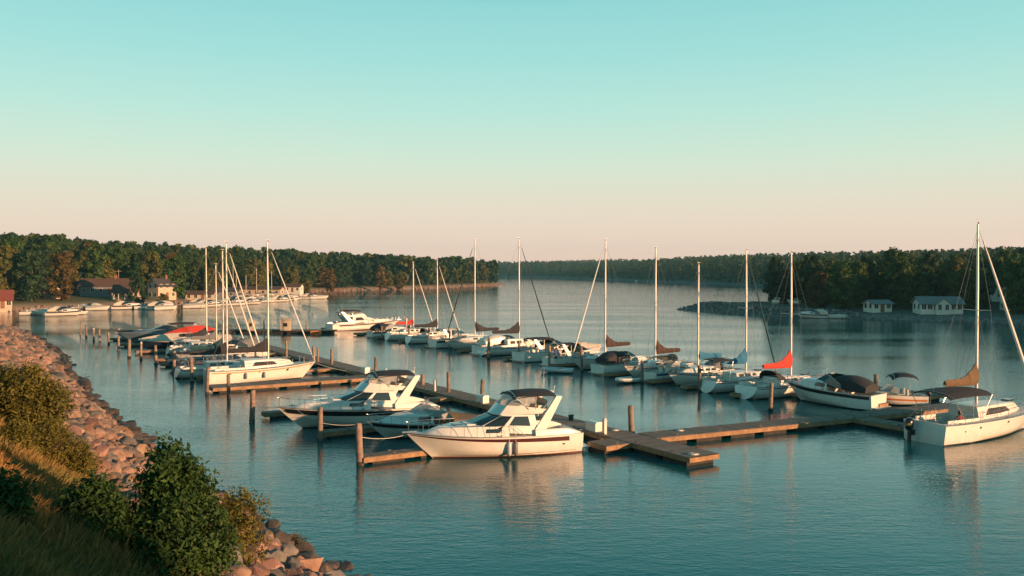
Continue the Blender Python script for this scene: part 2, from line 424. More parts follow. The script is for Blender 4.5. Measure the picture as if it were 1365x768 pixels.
def antenna(root, x, y, z, h=1.6, lean=.15):
    mb = MB(); mb.tube([(x,y,z),(x-lean,y,z+h)], [.016,.007], 5); mb.build('antenna', 'vinyl', root)
def hull_ports(root, h, lst, m='glass'):
    """small oval portlights: (t, z, rx, rz)"""
    for t, z, rx, rz in lst:
        for sd in (1,-1):
            mb = MB(); f = h.fz(t, z); c = h.p(t, f, sd, .004); d = (h.p(min(1,t+.02), f, sd)-h.p(t-.02, f, sd)).normalized()
            up = (h.p(t, min(1,f+.03), sd)-h.p(t, f-.03, sd)).normalized(); n = d.cross(up)*(1 if d.cross(up).y*sd > 0 else -1)
            rs = [[c+n*o+d*rx*math.cos(a)+up*rz*math.sin(a) for a in [math.pi*2*k/12 for k in range(12)]] for o in (0,.012)]
            mb.rings(rs); mb.build('porthole', m, root)

def fly_cruiser(label, stern, head, L=10.3, B=3.4, stripe='maroon', gel='gel', top='canvas', curtains=True, glass='glass'):
    r = boat('motor_cruiser', label, 'motor boat', stern, head)
    k = L/10.3
    h = Hull(L, B, 1.22, 1.62, .55, 1.9*k, 'power', .93, .05, tr=.0)
    h.build(r, gel, 'boot' if stripe == 'black' else 'bootred')
    h.band(r, 'hull_stripe', stripe, .09, .985, (lambda t: .93-.18*(1-t)**.75) if stripe == 'maroon' else (lambda t: .74+.02*t), lambda t: .945-.03*(1-t), .009)
    h.band(r, 'accent_line', stripe, .05, .93, lambda t: h.fz(t,.19), lambda t: h.fz(t,.215), .007)
    h.deck(r, t1=.27, fl=.55, t0=.03)
    h.rail(r, .36, .985, .62, 9); cleats(r, h)
    # aft coamings rise towards the saloon and roll down at the stern
    c = MB()
    for sd in (1,-1):
        rows = []
        for i in range(13):
            t = .015+.28*i/12; b = h.p(t, 1, sd); up = .30*min(1, (i/12)*3.2)**.8+.05
            rows.append([b+Vector((0,-sd*.02,-.02)), b+Vector((0,-sd*.07,up*.8)), b+Vector((0,-sd*.15,up)), b+Vector((0,-sd*.26,up*.9)), b+Vector((0,-sd*.28,-.05))])
        c.rings(rows)
    c.build('coaming', gel, r, smooth=True)
    # raised foredeck
    x = lambda v: v*k
    yb = lambda xx, f: h.hb(h.t_of(x(xx)))*f
    zd = lambda xx: h.zs(h.t_of(x(xx)))-.02
    t_ = House([(x(4.6),yb(4.6,.86),zd(4.6)),(x(6.4),yb(6.4,.84),zd(6.4)),(x(7.9),yb(7.9,.74),zd(7.9)),(x(8.9),yb(8.9,.5),zd(8.9)),(x(9.3),.06,zd(9.3))],
               [(x(4.6),yb(4.6,.80),1.86),(x(6.2),yb(6.2,.74),1.88),(x(7.5),yb(7.5,.6),1.86),(x(8.4),yb(8.4,.38),1.80),(x(8.8),.05,1.76)])
    t_.build(r, 'foredeck_trunk', gel, .05)
    t_.windows(r, [(0,.25,.8,.35,.75)], glass, 'cabin_window')
    mb = MB(); mb.box(x(7.0),x(7.55),-.28,.28,1.91,1.955); mb.build('deck_hatch', 'glass', r)
    mb = MB(); mb.box(x(6.1),x(6.9),-.75,-.05,1.925,1.99); mb.box(x(6.1),x(6.9),.05,.75,1.925,1.99); mb.build('sun_pad', 'vinyl', r)
    # saloon
    w = yb(3.5,.84)
    s_ = House([(x(2.75),w,1.25),(x(5.15),w*.99,1.5),(x(6.35),w*.80,1.82),(x(6.8),w*.34,1.88)],
               [(x(2.95),w*.86,2.42),(x(4.25),w*.86,2.46),(x(4.85),w*.68,2.46),(x(5.1),w*.28,2.46)])
    s_.build(r, 'saloon', gel, .03)
    s_.windows(r, [(0,.22,.90,.42,.92,.10,.0)], glass, 'side_window')
    s_.windows(r, [(1,.06,.95,.18,.93),(2,.05,.96,.12,.93)], glass, 'windshield')
    s_.windows(r, [('front',.05,.95,.1,.93)], glass, 'windshield')
    s_.windows(r, [('aft',.12,.5,.0,.9),('aft',.54,.88,.35,.9)], glass, 'saloon_door')
    # flybridge
    f_ = House([(x(1.9),w*.84,2.46),(x(4.2),w*.86,2.47),(x(5.0),w*.66,2.47),(x(5.3),w*.28,2.47)],
               [(x(1.8),w*.90,2.66),(x(3.9),w*.88,2.98),(x(4.55),w*.66,3.02),(x(4.75),w*.28,3.02)])
    f_.build(r, 'flybridge', gel, roof=False)
    mb = MB(); fl = [(x(1.9),w*.83,2.5),(x(4.2),w*.84,2.5),(x(5.0),w*.62,2.5)]
    pp = fl+[(a,-b,c2) for a,b,c2 in reversed(fl)]; mb.add(pp, [tuple(range(6))]); mb.build('flybridge_floor', 'nonskid', r)
    v_ = House([(x(3.3),w*.87,2.93),(x(3.9),w*.87,2.985),(x(4.55),w*.65,3.025),(x(4.75),w*.27,3.025)],
               [(x(3.2),w*.84,3.12),(x(3.7),w*.83,3.25),(x(4.2),w*.62,3.28),(x(4.38),w*.26,3.28)])
    mb = MB()
    for e in (0,1,2):
        for sd in (1,-1): v_.pane(mb, e, sd, 0, 1, 0, 1, .012)
    v_.pane(mb, 'front', 1, 0, 1, 0, 1, .012); mb.build('wind_screen', 'clear', r)
    mb = MB(); mb.box(x(2.1),x(2.6),-.9,.9,2.51,2.9); mb.box(x(2.0),x(2.1),-.9,.9,2.51,3.2); mb.box(x(3.3),x(3.7),.15,.7,2.51,2.95); mb.box(x(3.2),x(3.3),.15,.7,2.9,3.3)
    mb.build('helm_seat', 'vinyl', r)
    # radar arch raked aft
    mb = MB()
    for sd in (1,-1):
        A = [(x(3.05),1.5),(x(2.35),1.5),(x(1.25),3.42),(x(1.62),3.46)]
        y0, y1 = sd*w*1.0, sd*w*.9
        q0 = [Vector((a,(y0 if z < 2 else y1),z)) for a,z in A]
        mb.rings([[p+Vector((0,sd*.05,0)) for p in q0], [p-Vector((0,sd*.08,0)) for p in q0]])
    mb.box(x(1.27),x(1.60),-w*.9,w*.9,3.36,3.45); mb.build('radar_arch', gel, r)
    mb = MB(); mb.ell((x(1.45),0,3.55),(.24,.24,.11),10,6); mb.build('radar_dome', 'gel', r)
    mb = MB(); mb.tube([(x(1.45),.5,3.45),(x(1.40),.5,3.9)], .02, 5); mb.ell((x(1.4),.5,3.93),(.05,.05,.06)); mb.build('anchor_light', 'vinyl', r)
    antenna(r, x(1.5), -w*.8, 3.4, 1.5)
    cloth_top(r, 'bimini_top', top, x(1.55), x(4.25), w*.9, 3.62, .14, .10, tilt=-.05)
    hoops(r, x(1.7), x(4.1), w*.88, 3.6, 2.75, .9)
    if curtains:
        mb = MB()
        for sd in (1,-1):
            mb.slab([(x(2.9),sd*w*.86,3.08),(x(3.85),sd*w*.86,3.2),(x(4.05),sd*w*.86,3.52),(x(2.8),sd*w*.87,3.54)], .01)
        mb.slab([(x(4.3),w*.5,3.3),(x(4.3),-w*.5,3.3),(x(4.15),-w*.8,3.56),(x(4.15),w*.8,3.56)], .01)
        mb.build('clear_curtain', 'clear', r)
    mb = MB(); mb.rings([[(-.62,-B*.36,.22),(-.62,B*.36,.22),(.04,B*.43,.22),(.04,-B*.43,.22)], [(-.62,-B*.36,.30),(-.62,B*.36,.30),(.04,B*.43,.30),(.04,-B*.43,.30)]])
    mb.build('swim_platform', gel, r)
    hull_ports(r, h, [(.13,.62,.10,.045)])
    mb = MB()
    b = h.p(1, 1); mb.box(b.x-.55, b.x+.22, -.07, .07, b.z-.01, b.z+.05); mb.build('anchor_roller', 'steel', r)
    return r, h

def express_cruiser(label, stern, head, L=7.5, B=2.6, gel='gel', stripe='black', top=None, topm='canvas', arch=False, lower=None, name='express_cruiser', cover=None, fs=.85, fb=1.25, screen='clear', sw=.92, group=None):
    r = boat(name, label, 'motor boat', stern, head, group); k = L/7.5
    h = Hull(L, B, fs, fb, .45, 1.5*k, 'power', sw, .03); h.build(r, gel)
    if stripe: h.band(r, 'hull_stripe', stripe, .02, .985, lambda t: .80-.02*t, lambda t: .945, .009)
    h.deck(r, t1=.48, fl=.35); h.rail(r, .5, .985, .45, 6); cleats(r, h)
    x = lambda v: v*k
    yb = lambda xx, f: h.hb(h.t_of(x(xx)))*f
    zd = lambda xx: h.zs(h.t_of(x(xx)))-.02
    t_ = House([(x(3.5),yb(3.5,.86),zd(3.5)),(x(4.9),yb(4.9,.82),zd(4.9)),(x(6.0),yb(6.0,.66),zd(6.0)),(x(6.7),.08,zd(6.7))],
               [(x(3.5),yb(3.5,.80),fb+.32),(x(4.6),yb(4.6,.72),fb+.33),(x(5.6),yb(5.6,.5),fb+.27),(x(6.2),.06,fb+.2)])
    t_.build(r, 'foredeck_trunk', gel, .05)
    t_.windows(r, [(0,.15,.8,.3,.8)], 'glass', 'cabin_window')
    w = yb(3.2,.84)
    v_ = House([(x(2.3),w,fs+.22),(x(3.7),w*.97,fb+.22),(x(4.6),w*.62,fb+.34),(x(4.8),w*.25,fb+.36)],
               [(x(2.4),w*.94,fs+.62),(x(3.2),w*.88,fb+.78),(x(3.75),w*.56,fb+.86),(x(3.9),w*.22,fb+.87)])
    mb = MB()
    for e in (0,1,2):
        for sd in (1,-1): v_.pane(mb, e, sd, .02, .98, 0, .96, .012)
    v_.pane(mb, 'front', 1, .02, .98, 0, .96, .012); mb.build('windshield', 'glass' if screen == 'glass' else 'clear', r)
    mb = MB()
    for sd in (1,-1): mb.tube([Vector((p.x, sd*p.y, p.z)) for p in v_.t], .022, 5); mb.tube([(v_.b[1].x,sd*v_.b[1].y,v_.b[1].z),(v_.t[1].x,sd*v_.t[1].y,v_.t[1].z)], .02, 5)
    mb.tube([(v_.t[-1].x,v_.t[-1].y,v_.t[-1].z),(v_.t[-1].x,-v_.t[-1].y,v_.t[-1].z)], .022, 5); mb.build('windshield_frame', 'steel', r)
    mb = MB()
    for sd in (.5,-.5): mb.box(x(2.3),x(2.75),sd-.28,sd+.28,.36,.8); mb.box(x(2.2),x(2.32),sd-.28,sd+.28,.75,1.3)
    mb.build('helm_seat', 'vinyl', r)
    if arch:
        mb = MB()
        for sd in (1,-1):
            A = [(x(2.3),fs),(x(1.8),fs),(x(1.1),fs+1.5),(x(1.4),fs+1.55)]
            q0 = [Vector((a,sd*w*(1 if z < 1.5 else .88),z)) for a,z in A]; mb.rings([[p+Vector((0,sd*.04,0)) for p in q0],[p-Vector((0,sd*.07,0)) for p in q0]])
        mb.box(x(1.12),x(1.38),-w*.88,w*.88,fs+1.47,fs+1.55); mb.build('radar_arch', gel, r)
    if top == 'camper':   # full enclosure from windshield to stern
        rows = []
        for i in range(11):
            u = i/10; xx = x(.5+3.2*u); hw = w*(.98-.10*(1-abs(2*u-1))); zb = fs+.15+(.5*max(0,u-.4)); zt = fs+.25+1.05*math.sin(math.pi*(.10+.78*u))**.7
            rows.append([(xx,-hw,zb),(xx,-hw*.93,zb+(zt-zb)*.7),(xx,-hw*.6,zt),(xx,0,zt+.06),(xx,hw*.6,zt),(xx,hw*.93,zb+(zt-zb)*.7),(xx,hw,zb)])
        mb = MB(); mb.rings(rows); mb.build('canvas_top', topm, r, smooth=True)
    elif top == 'bimini':
        cloth_top(r, 'bimini_top', topm, x(1.0), x(3.4), w*.92, fb+1.15, .12, .10); hoops(r, x(1.1), x(3.3), w*.9, fb+1.13, fs+.1, 1.0)
    elif top == 'tonneau':  # low cover over cockpit
        rows = []
        for i in range(9):
            u = i/8; xx = x(.25+3.3*u); hw = w*1.02; zb = fs+.1+.2*u; zt = fs+.25+.6*u
            rows.append([(xx,-hw,zb-.12),(xx,-hw*.97,zb+.05),(xx,-hw*.5,zt),(xx,0,zt+.06),(xx,hw*.5,zt),(xx,hw*.97,zb+.05),(xx,hw,zb-.12)])
        mb = MB(); mb.rings(rows); mb.build('cockpit_cover', topm, r, smooth=True)
    mb = MB(); mb.box(-.5,.03,-B*.36,B*.36,.18,.26); mb.build('swim_platform', gel, r)
    return r, h

def tarp_boat(label, stern, head, L=7, B=2.5, gel='gelnavy', tarp='canvascream', ridge=.7, fs=.8, fb=1.2, name='covered_boat', outboard=False, peak=.45, group=None):
    r = boat(name, label, 'motor boat', stern, head, group); h = Hull(L, B, fs, fb, .4, L*.18, 'power', .92, .0); h.build(r, gel)
    rows = []
    for i in range(19):
        t = i/18*.97; b = h.p(t, .93, 1, .03); c = h.p(t,1,1,.02)
        up = ridge*max(0, math.sin(math.pi*min(1, .22+.70*(t/.97)**(1.0 if peak < .5 else 1.5))))**1.1*(1-.25*t)
        sag = .04*math.sin(i*2.3)
        rows.append([(b.x,-b.y,b.z),(c.x,-c.y,c.z+.02),(c.x,-c.y*.55,c.z+.02+up*.62-sag),(c.x,0,c.z+.03+up),(c.x,c.y*.55,c.z+.02+up*.62-sag),(c.x,c.y,c.z+.02),(b.x,b.y,b.z)])
    mb = MB(); mb.rings(rows); mb.build('boat_cover', tarp, r, smooth=True)
    if outboard: make_outboard(r, -.1, 0, fs)
    return r, h

def make_outboard(r, x, y, z, s=1.):
    mb = MB(); rows = []
    for zz, a, b, dx in ((.0,.17,.15,0),(.12,.24,.19,-.02),(.38,.27,.21,-.03),(.52,.24,.19,-.01),(.62,.12,.10,.02)):
        rows.append([(x-.28*s+dx+a*s*math.cos(q), y+b*s*math.sin(q), z+.1+zz*s) for q in [2*math.pi*k/12 for k in range(12)]])
    mb.rings(rows); o = mb.build('outboard_engine', 'engine', r, smooth=True)
    mb = MB(); mb.box(x-.38*s,x-.18*s,y-.06,y+.06,-.5,z+.12); mb.box(x-.5*s,x-.1*s,y-.11,y+.11,-.12,-.08); mb.box(x-.14*s,x+.1,y-.1,y+.1,z-.25,z+.1); mb.build('outboard_leg', 'engine', o)
    mb = MB(); mb.rings([[(x-.30*s-.03+.275*s*math.cos(q), y+.218*s*math.sin(q), z+.1+zz*s) for q in [math.pi*(.55+.9*k/10) for k in range(11)]] for zz in (.24,.36)], cap=False, closed=False)
    mb.build('engine_decal', 'brass', o)

def runabout(label, stern, head, L=5.2, B=2.1, gel='gel', stripe='orange', bim=True, topm='canvas', name='runabout', outboard=True, group=None):
    r = boat(name, label, 'motor boat', stern, head, group); k = L/5.2
    h = Hull(L, B, .82, 1.1, .35, 1.0, 'power', .92, .0); h.build(r, gel)
    if stripe: h.band(r, 'hull_stripe', stripe, .02, .7, lambda t: .62, lambda t: .74, .009)
    h.deck(r, t1=.55, fl=.2); cleats(r, h)
    w = h.hb(.4)*.84
    v_ = House([(2.2*k,w,.98),(2.9*k,w*.9,1.1),(3.3*k,w*.4,1.14)], [(2.1*k,w*.92,1.36),(2.5*k,w*.82,1.58),(2.8*k,w*.36,1.6)])
    mb = MB()
    for e in (0,1):
        for sd in (1,-1): v_.pane(mb, e, sd, .02,.98,0,.97,.012)
    v_.pane(mb,'front',1,.02,.98,0,.97,.012); mb.build('windshield','clear',r)
    mb = MB()
    for sd in (.45,-.45): mb.box(1.5*k,1.95*k,sd-.25,sd+.25,.2,.8); mb.box(1.4*k,1.52*k,sd-.25,sd+.25,.75,1.3)
    mb.build('helm_seat','vinyl',r)
    if bim:
        cloth_top(r,'bimini_top',topm,.7*k,2.7*k,w*1.02,2.5,.10,.12,tilt=0,endcurve=.3); hoops(r,.85*k,2.55*k,w,2.4,.85,1.9,n=2)
    if outboard: make_outboard(r, -.05, 0, .6, .8)
    return r, h

def dinghy(label, stern, head, L=3.0, B=1.4, m='gelgrey', group=None):
    r = boat('dinghy', label, 'dinghy', stern, head, group); mb = MB(); pts = []
    for i in range(21):
        a = math.pi*i/20; pts.append((L*.3+L*.62*math.sin(a)**.8, B*.4*math.cos(a)*(1 if 1 else 0), .28+.1*math.sin(a)))
    pts = [(0,B*.4,.26)]+pts+[(0,-B*.4,.26)]
    mb.tube(pts, .2, 8); mb.build('tube', m, r, smooth=True)
    mb = MB(); mb.box(.05,L*.75,-B*.36,B*.36,.08,.14); mb.build('floor', 'canvasgrey', r)
    mb = MB(); mb.box(L*.35,L*.45,-B*.38,B*.38,.38,.42); mb.build('seat', 'teak', r)
    return r

def sail_cover(root, xm, zb, ln, m, up=1.5, dz=.12, n=18):
    rows = []
    for i in range(n+1):
        u = i/n; x = xm-.05-ln*u
        hgt = .62-.2*u+.62*up*max(0,1-u/.5)**1.6+.03*math.sin(u*31); wd = .24*(1-.45*u)*(1+.08*math.sin(u*31)); z0 = zb-.10+dz*u
        rows.append([(x, wd*math.cos(a)*(1 if math.sin(a) < .2 else .55), z0+hgt*(.5+.5*math.sin(a))+.012*math.sin(i*1.9)) for a in [2*math.pi*k/10 for k in range(10)]])
    mb = MB(); mb.rings(rows); return mb.build('sail_cover', m, root, smooth=True)

def sailboat(label, stern, head, L=9.5, B=3.1, mast_x=5.4, mast_h=13., cover='canvas', boom=3.6, jib='sailwhite', gel='gel', stripe='bluestripe',
             dodger=None, bimini=None, up=1.5, spread=(.52,), cabwin='glass', fs=.95, fb=1.25, name='sailboat', kind='sail', outboard=False, cover2=None, jibr=.075, long_cabin=False, boom_up=.75, swoosh=False):
    r = boat(name, label, 'sailboat', stern, head); k = L/9.5
    h = Hull(L, B, fs, fb, .55, 1.5*k, kind, .70 if kind == 'sail' else .9, .08, tr=.35 if kind == 'sail' else .1)
    h.build(r, gel)
    if stripe: h.band(r, 'hull_stripe', stripe, .02, .985, lambda t: .86, lambda t: .91, .008)
    h.deck(r, t1=.32, fl=.42, fr=.66, seat=True)
    x = lambda v: v*k
    yb = lambda xx, f: h.hb(h.t_of(x(xx)))*f
    zd = lambda xx: h.zs(h.t_of(x(xx)))-.03
    ch = .78 if swoosh else .56 if not long_cabin else .9
    c_ = House([(x(3.1),yb(3.1,.66),zd(3.1)),(x(5.0),yb(5.0,.64),zd(5.0)),(x(6.6),yb(6.6,.52),zd(6.6)),(x(7.5),yb(7.5,.2),zd(7.5))],
               [(x(3.05),yb(3.1,.58),zd(3.1)+ch+.05),(x(5.0),yb(5.0,.55),zd(5.0)+ch),(x(6.3),yb(6.3,.43),zd(6.3)+ch-.14),(x(7.0),yb(7.0,.15),zd(7.0)+ch-.24)])
    c_.build(r, 'cabin', gel, .06)
    c_.windows(r, [(0,.15,.48,.38,.8),(0,.58,.92,.38,.8),(1,.1,.5,.35,.8)] if not swoosh else [(0,.30,1.,.30,.80,.16,0),(1,.0,.62,.32,.80,0,-.28)], cabwin, 'cabin_window')
    mb = MB(); mb.box(x(6.5),x(7.0),-.25,.25,zd(6.6)+ch-.12,zd(6.6)+ch-.02); mb.build('deck_hatch', 'glass', r)
    mb = MB()
    for sd in (1,-1): mb.box(x(.6),x(3.05),sd*yb(1.8,.70)-.05,sd*yb(1.8,.70)+.05,zd(1)-.02,zd(1)+.22)
    mb.build('coaming', gel, r)
    zm = zd(5.0)+ch
    mx = mast_x
    mb = MB(); mb.tube([(mx,0,zm-.5),(mx,0,zm+2),(mx,0,mast_h*.7),(mx-.03,0,mast_h)], [.095,.095,.09,.06], 10); mb.build('mast', 'alu', r, smooth=True)
    mb = MB()
    for s_ in spread:
        z = zm+(mast_h-zm)*s_
        for sd in (1,-1): mb.tube([(mx,0,z),(mx-.12,sd*B*.30,z+.05)], [.03,.02], 5)
    mb.build('spreaders', 'alu', r)
    mb = MB(); mb.tube([(mx,0,mast_h),(mx-.02,0,mast_h+.35)], .012, 4); mb.box(mx-.22,mx+.16,-.012,.012,mast_h+.18,mast_h+.22); mb.ell((mx+.05,0,mast_h+.08),(.06,.06,.08)); mb.build('masthead_fittings', 'wire', r)
    zb = zm+boom_up
    mb = MB(); mb.tube([(mx,0,zb),(mx-boom,0,zb+.1)], .055, 8); mb.build('boom', 'alu', r)
    if cover: sail_cover(r, mx, zb, boom*.97, cover, up)
    # rigging
    b = h.p(.985,1); top = (mx,0,mast_h*.985)
    foot = (b.x-.05,0,b.z+.06)
    mb = MB(); mb.tube([top, foot], .013, 4)
    mb.tube([(mx,0,mast_h*.985),(.12,0,fs+.05)], .012, 4)
    for sd in (1,-1):
        c = h.p(h.t_of(mx-.15), 1, sd)
        for s_ in spread:
            z = zm+(mast_h-zm)*s_; sp = (mx-.12,sd*B*.30,z+.05)
            mb.tube([(c.x,c.y*.94,c.z), sp], .011, 4)
        mb.tube([(mx-.12,sd*B*.30,zm+(mast_h-zm)*spread[-1]+.05), (mx,0,mast_h*.96)], .011, 4)
        for dx in (.5,-.6): mb.tube([(c.x+dx,c.y*.9,c.z), (mx,0,zm+(mast_h-zm)*spread[0])], .010, 4)
    mb.build('standing_rigging', 'wire', r)
    if jib:
        T, Fp = Vector(top)+Vector((.08,0,0)), Vector(foot); pts = [Fp.lerp(T, u) for u in (.02,.08,.2,.4,.6,.8,.93)]
        mb = MB(); mb.tube(pts, [jibr*.45, jibr*.9, jibr*1.1, jibr, jibr*.85, jibr*.6, jibr*.3], 8); mb.build('furled_jib', jib, r, smooth=True)
    h.rail(r, .03, .985, .58, 8, 'lifelines', .05, 2)
    if dodger:
        mb = MB(); rows = []
        for i in range(6):
            u = i/5; xx = x(2.7)+.95*k*u; hh = .78*math.cos(u*1.25)+.02; w = yb(3.0,.62)
            rows.append([(xx, w*math.cos(a), zd(3)+.2+ch*.4+hh*max(0,math.sin(a))**.6) for a in [math.pi*q/8 for q in range(9)]])
        mb.rings(rows, cap=False, closed=False); mb.build('spray_hood', dodger, r, smooth=True)
    if bimini:
        cloth_top(r, 'bimini_top', bimini, x(.4), x(2.6), yb(1.6,.8), zd(1)+1.9, .12, .1); hoops(r, x(.5), x(2.5), yb(1.6,.78), zd(1)+1.88, zd(1)+.1, .8)
    mb = MB(); px = x(1.1); mb.tube([(px,0,.45),(px,0,1.25)], .07, 8)
    ring = [(px-.06, .36*math.cos(a), 1.25+.36*math.sin(a)) for a in [2*math.pi*q/14 for q in range(15)]]; mb.tube(ring, .018, 5)
    for q in range(3): a = 2*math.pi*q/6; mb.tube([(px-.06,.36*math.cos(a),1.25+.36*math.sin(a)),(px-.06,-.36*math.cos(a),1.25-.36*math.sin(a))], .01, 4)
    mb.build('steering_wheel', 'steel', r)
    cleats(r, h)
    if outboard: make_outboard(r, .0, B*.12, fs-.25, 1.)
    return r, h

def fender(pt, label, m='fender', ln=.62, rad=.13, up=.5, group=None):
    r = thing('fender', label, 'fender', (pt.x, pt.y, 0), 0, group); mb = MB(); rows = []; z = pt.z
    for u, k in ((0,.25),(.06,.7),(.16,1),(.5,1),(.84,1),(.94,.7),(1,.25)):
        rows.append([(rad*k*math.cos(a), rad*k*math.sin(a), z-ln/2+ln*u) for a in [2*math.pi*q/10 for q in range(10)]])
    mb.rings(rows); mb.build('fender_body', m, r, smooth=True)
    mb = MB(); mb.tube([(0,0,z+ln/2-.02),(0,0,z+ln/2+up)], .012, 4); mb.build('rope', 'vinyl', r)
    return r
# ------------------------------------------------------------------ light, sky, camera
SUN_AZ = Vector((.85, -.53, 0)).normalized(); SUN_EL = R(7.0)
def sky():
    w = bpy.data.worlds.new("World"); sc.world = w; w.use_nodes = True
    nt = w.node_tree; N = nt.nodes; K = nt.links; bg = N['Background']
    st = N.new('ShaderNodeTexSky'); st.sky_type = 'NISHITA'; st.sun_disc = False
    st.sun_elevation = SUN_EL; st.sun_rotation = math.atan2(SUN_AZ.x, SUN_AZ.y); st.air_density = 1.2; st.dust_density = 2.0; st.ozone_density = 2.5
    # the evening colour of this sky: rose at the horizon through pale green to teal overhead
    tc = N.new('ShaderNodeTexCoord'); sp = N.new('ShaderNodeSeparateXYZ'); K.new(tc.outputs['Generated'], sp.inputs[0])
    rp = N.new('ShaderNodeValToRGB'); K.new(sp.outputs['Z'], rp.inputs['Fac']); cr = rp.color_ramp
    stops = [(0.0,(.74,.50,.40)),(.03,(.715,.53,.43)),(.075,(.62,.56,.45)),(.12,(.50,.60,.49)),(.17,(.375,.59,.515)),(.23,(.275,.545,.515)),(.285,(.215,.50,.49)),(.32,(.11,.40,.41)),(.37,(.055,.29,.32)),(.48,(.022,.17,.21)),(1.,(.02,.12,.17))]
    cr.elements[0].position = 0; cr.elements[0].color = (*[c*10 for c in stops[0][1]],1)
    cr.elements[1].position = 1; cr.elements[1].color = (*[c*10 for c in stops[-1][1]],1)
    for p_, c in stops[1:-1]:
        e = cr.elements.new(p_); e.color = (*[v*10 for v in c],1)
    mx = N.new('ShaderNodeMix'); mx.data_type = 'RGBA'; mx.inputs['Factor'].default_value = .9
    K.new(st.outputs['Color'], mx.inputs['A']); K.new(rp.outputs['Color'], mx.inputs['B']); K.new(mx.outputs['Result'], bg.inputs['Color'])
    bg.inputs['Strength'].default_value = .0915
    l = bpy.data.lights.new('sun', 'SUN'); l.energy = 5.0; l.angle = R(.6); l.color = (1., .54, .28)
    o = bpy.data.objects.new('sun', l); col.objects.link(o)
    d = -(SUN_AZ*math.cos(SUN_EL)+Vector((0,0,math.sin(SUN_EL)))); o.rotation_euler = d.to_track_quat('-Z','Y').to_euler(); o.location = (60,-40,60)
    c = bpy.data.cameras.new('camera'); co = bpy.data.objects.new('camera', c); col.objects.link(co)
    c.sensor_width = 36; c.lens = FPX/1365*36; c.clip_end = 8000; c.clip_start = .1
    co.location = (0,0,H_CAM); co.rotation_euler = (math.pi/2-PITCH, 0, 0); sc.camera = co
sky()

# ------------------------------------------------------------------ water
def water():
    m = bpy.data.materials.new('lake_water'); m.use_nodes = True; nt = m.node_tree; N = nt.nodes; K = nt.links; b = N['Principled BSDF']
    b.inputs['Base Color'].default_value = (.0,.092,.102,1); b.inputs['Roughness'].default_value = .015; b.inputs['IOR'].default_value = 1.52
    tc = N.new('ShaderNodeTexCoord')
    def noise(scale, rot, stretch, detail=2):
        mp = N.new('ShaderNodeMapping'); mp.inputs['Rotation'].default_value = (0,0,rot); mp.inputs['Scale'].default_value = (1, stretch, 1)
        n = N.new('ShaderNodeTexNoise'); n.inputs['Scale'].default_value = scale; n.inputs['Detail'].default_value = detail; n.inputs['Roughness'].default_value = .55
        K.new(tc.outputs['Object'], mp.inputs[0]); K.new(mp.outputs[0], n.inputs['Vector']); return n.outputs['Fac']
    def mul(a, k):
        x = N.new('ShaderNodeMath'); x.operation = 'MULTIPLY'; K.new(a, x.inputs[0])
        if isinstance(k, float): x.inputs[1].default_value = k
        else: K.new(k, x.inputs[1])
        return x.outputs[0]
    def add(a, c):
        x = N.new('ShaderNodeMath'); x.operation = 'ADD'; K.new(a, x.inputs[0]); K.new(c, x.inputs[1]); return x.outputs[0]
    h = add(mul(noise(1.5, .15, 2.2, 3), .058), mul(noise(.5, -.1, 2.4, 2), .08))
    h = add(h, mul(noise(3.4, .3, 2.2, 2), .042))
    # calmer and livelier patches of breeze
    gust = N.new('ShaderNodeMapRange'); gust.inputs['From Min'].default_value = .35; gust.inputs['From Max'].default_value = .65
    gust.inputs['To Min'].default_value = .4; gust.inputs['To Max'].default_value = 1.35
    K.new(noise(.022, .3, 3.0, 3), gust.inputs['Value'])
    bp = N.new('ShaderNodeBump'); bp.inputs['Distance'].default_value = 1.; K.new(h, bp.inputs['Height']); K.new(mul(gust.outputs['Result'], WAVE), bp.inputs['Strength'])
    K.new(bp.outputs['Normal'], b.inputs['Normal'])
    M['water'] = m
    mb = MB(); mb.add([(-750,-240,0),(750,-240,0),(750,2110,0),(-750,2110,0)], [(0,1,2,3)])
    o = mb.build('water', 'water'); tag(o, 'rippled teal lake water around the docks', 'water', kind='structure')
WAVE = .31
water()

# ------------------------------------------------------------------ terrain
def noise2(x, y, s=1., seed=0):
    """cheap smooth value noise, numpy"""
    x = np.asarray(x)*s+seed*17.3; y = np.asarray(y)*s-seed*9.1
    xi, yi = np.floor(x), np.floor(y); xf, yf = x-xi, y-yi; u, v = xf*xf*(3-2*xf), yf*yf*(3-2*yf)
    h = lambda a, b: np.modf(np.abs(np.sin(a*127.1+b*311.7+seed)*43758.5453))[0]
    return (h(xi,yi)*(1-u)+h(xi+1,yi)*u)*(1-v)+(h(xi,yi+1)*(1-u)+h(xi+1,yi+1)*u)*v
def sdf(poly, X, Y):
    """signed distance to a polygon, positive inside"""
    P_ = np.array(poly, float); Q = np.roll(P_, -1, 0); d = np.full(X.shape, 1e9); ins = np.zeros(X.shape, bool)
    for (ax, ay), (bx, by) in zip(P_, Q):
        ex, ey = bx-ax, by-ay; t = np.clip(((X-ax)*ex+(Y-ay)*ey)/(ex*ex+ey*ey), 0, 1)
        d = np.minimum(d, np.hypot(X-ax-t*ex, Y-ay-t*ey))
        c = ((ay > Y) != (by > Y)); xin = (bx-ax)*(Y-ay)/((by-ay) if by != ay else 1e-9)+ax
        ins ^= c & (X < xin)
    return np.where(ins, d, -d)
LEFT = [(-420,150),(-205,195),(-152,220),(-136,240),(-120,258),(-112,262),(-104,285),(-99,318),(-104,360),(-110,420),(-102,470),(-70,525),(-42,565),(-20,640),(-6,705),(-16,765),(-80,840),(-250,950),(-740,1000),(-740,150)]
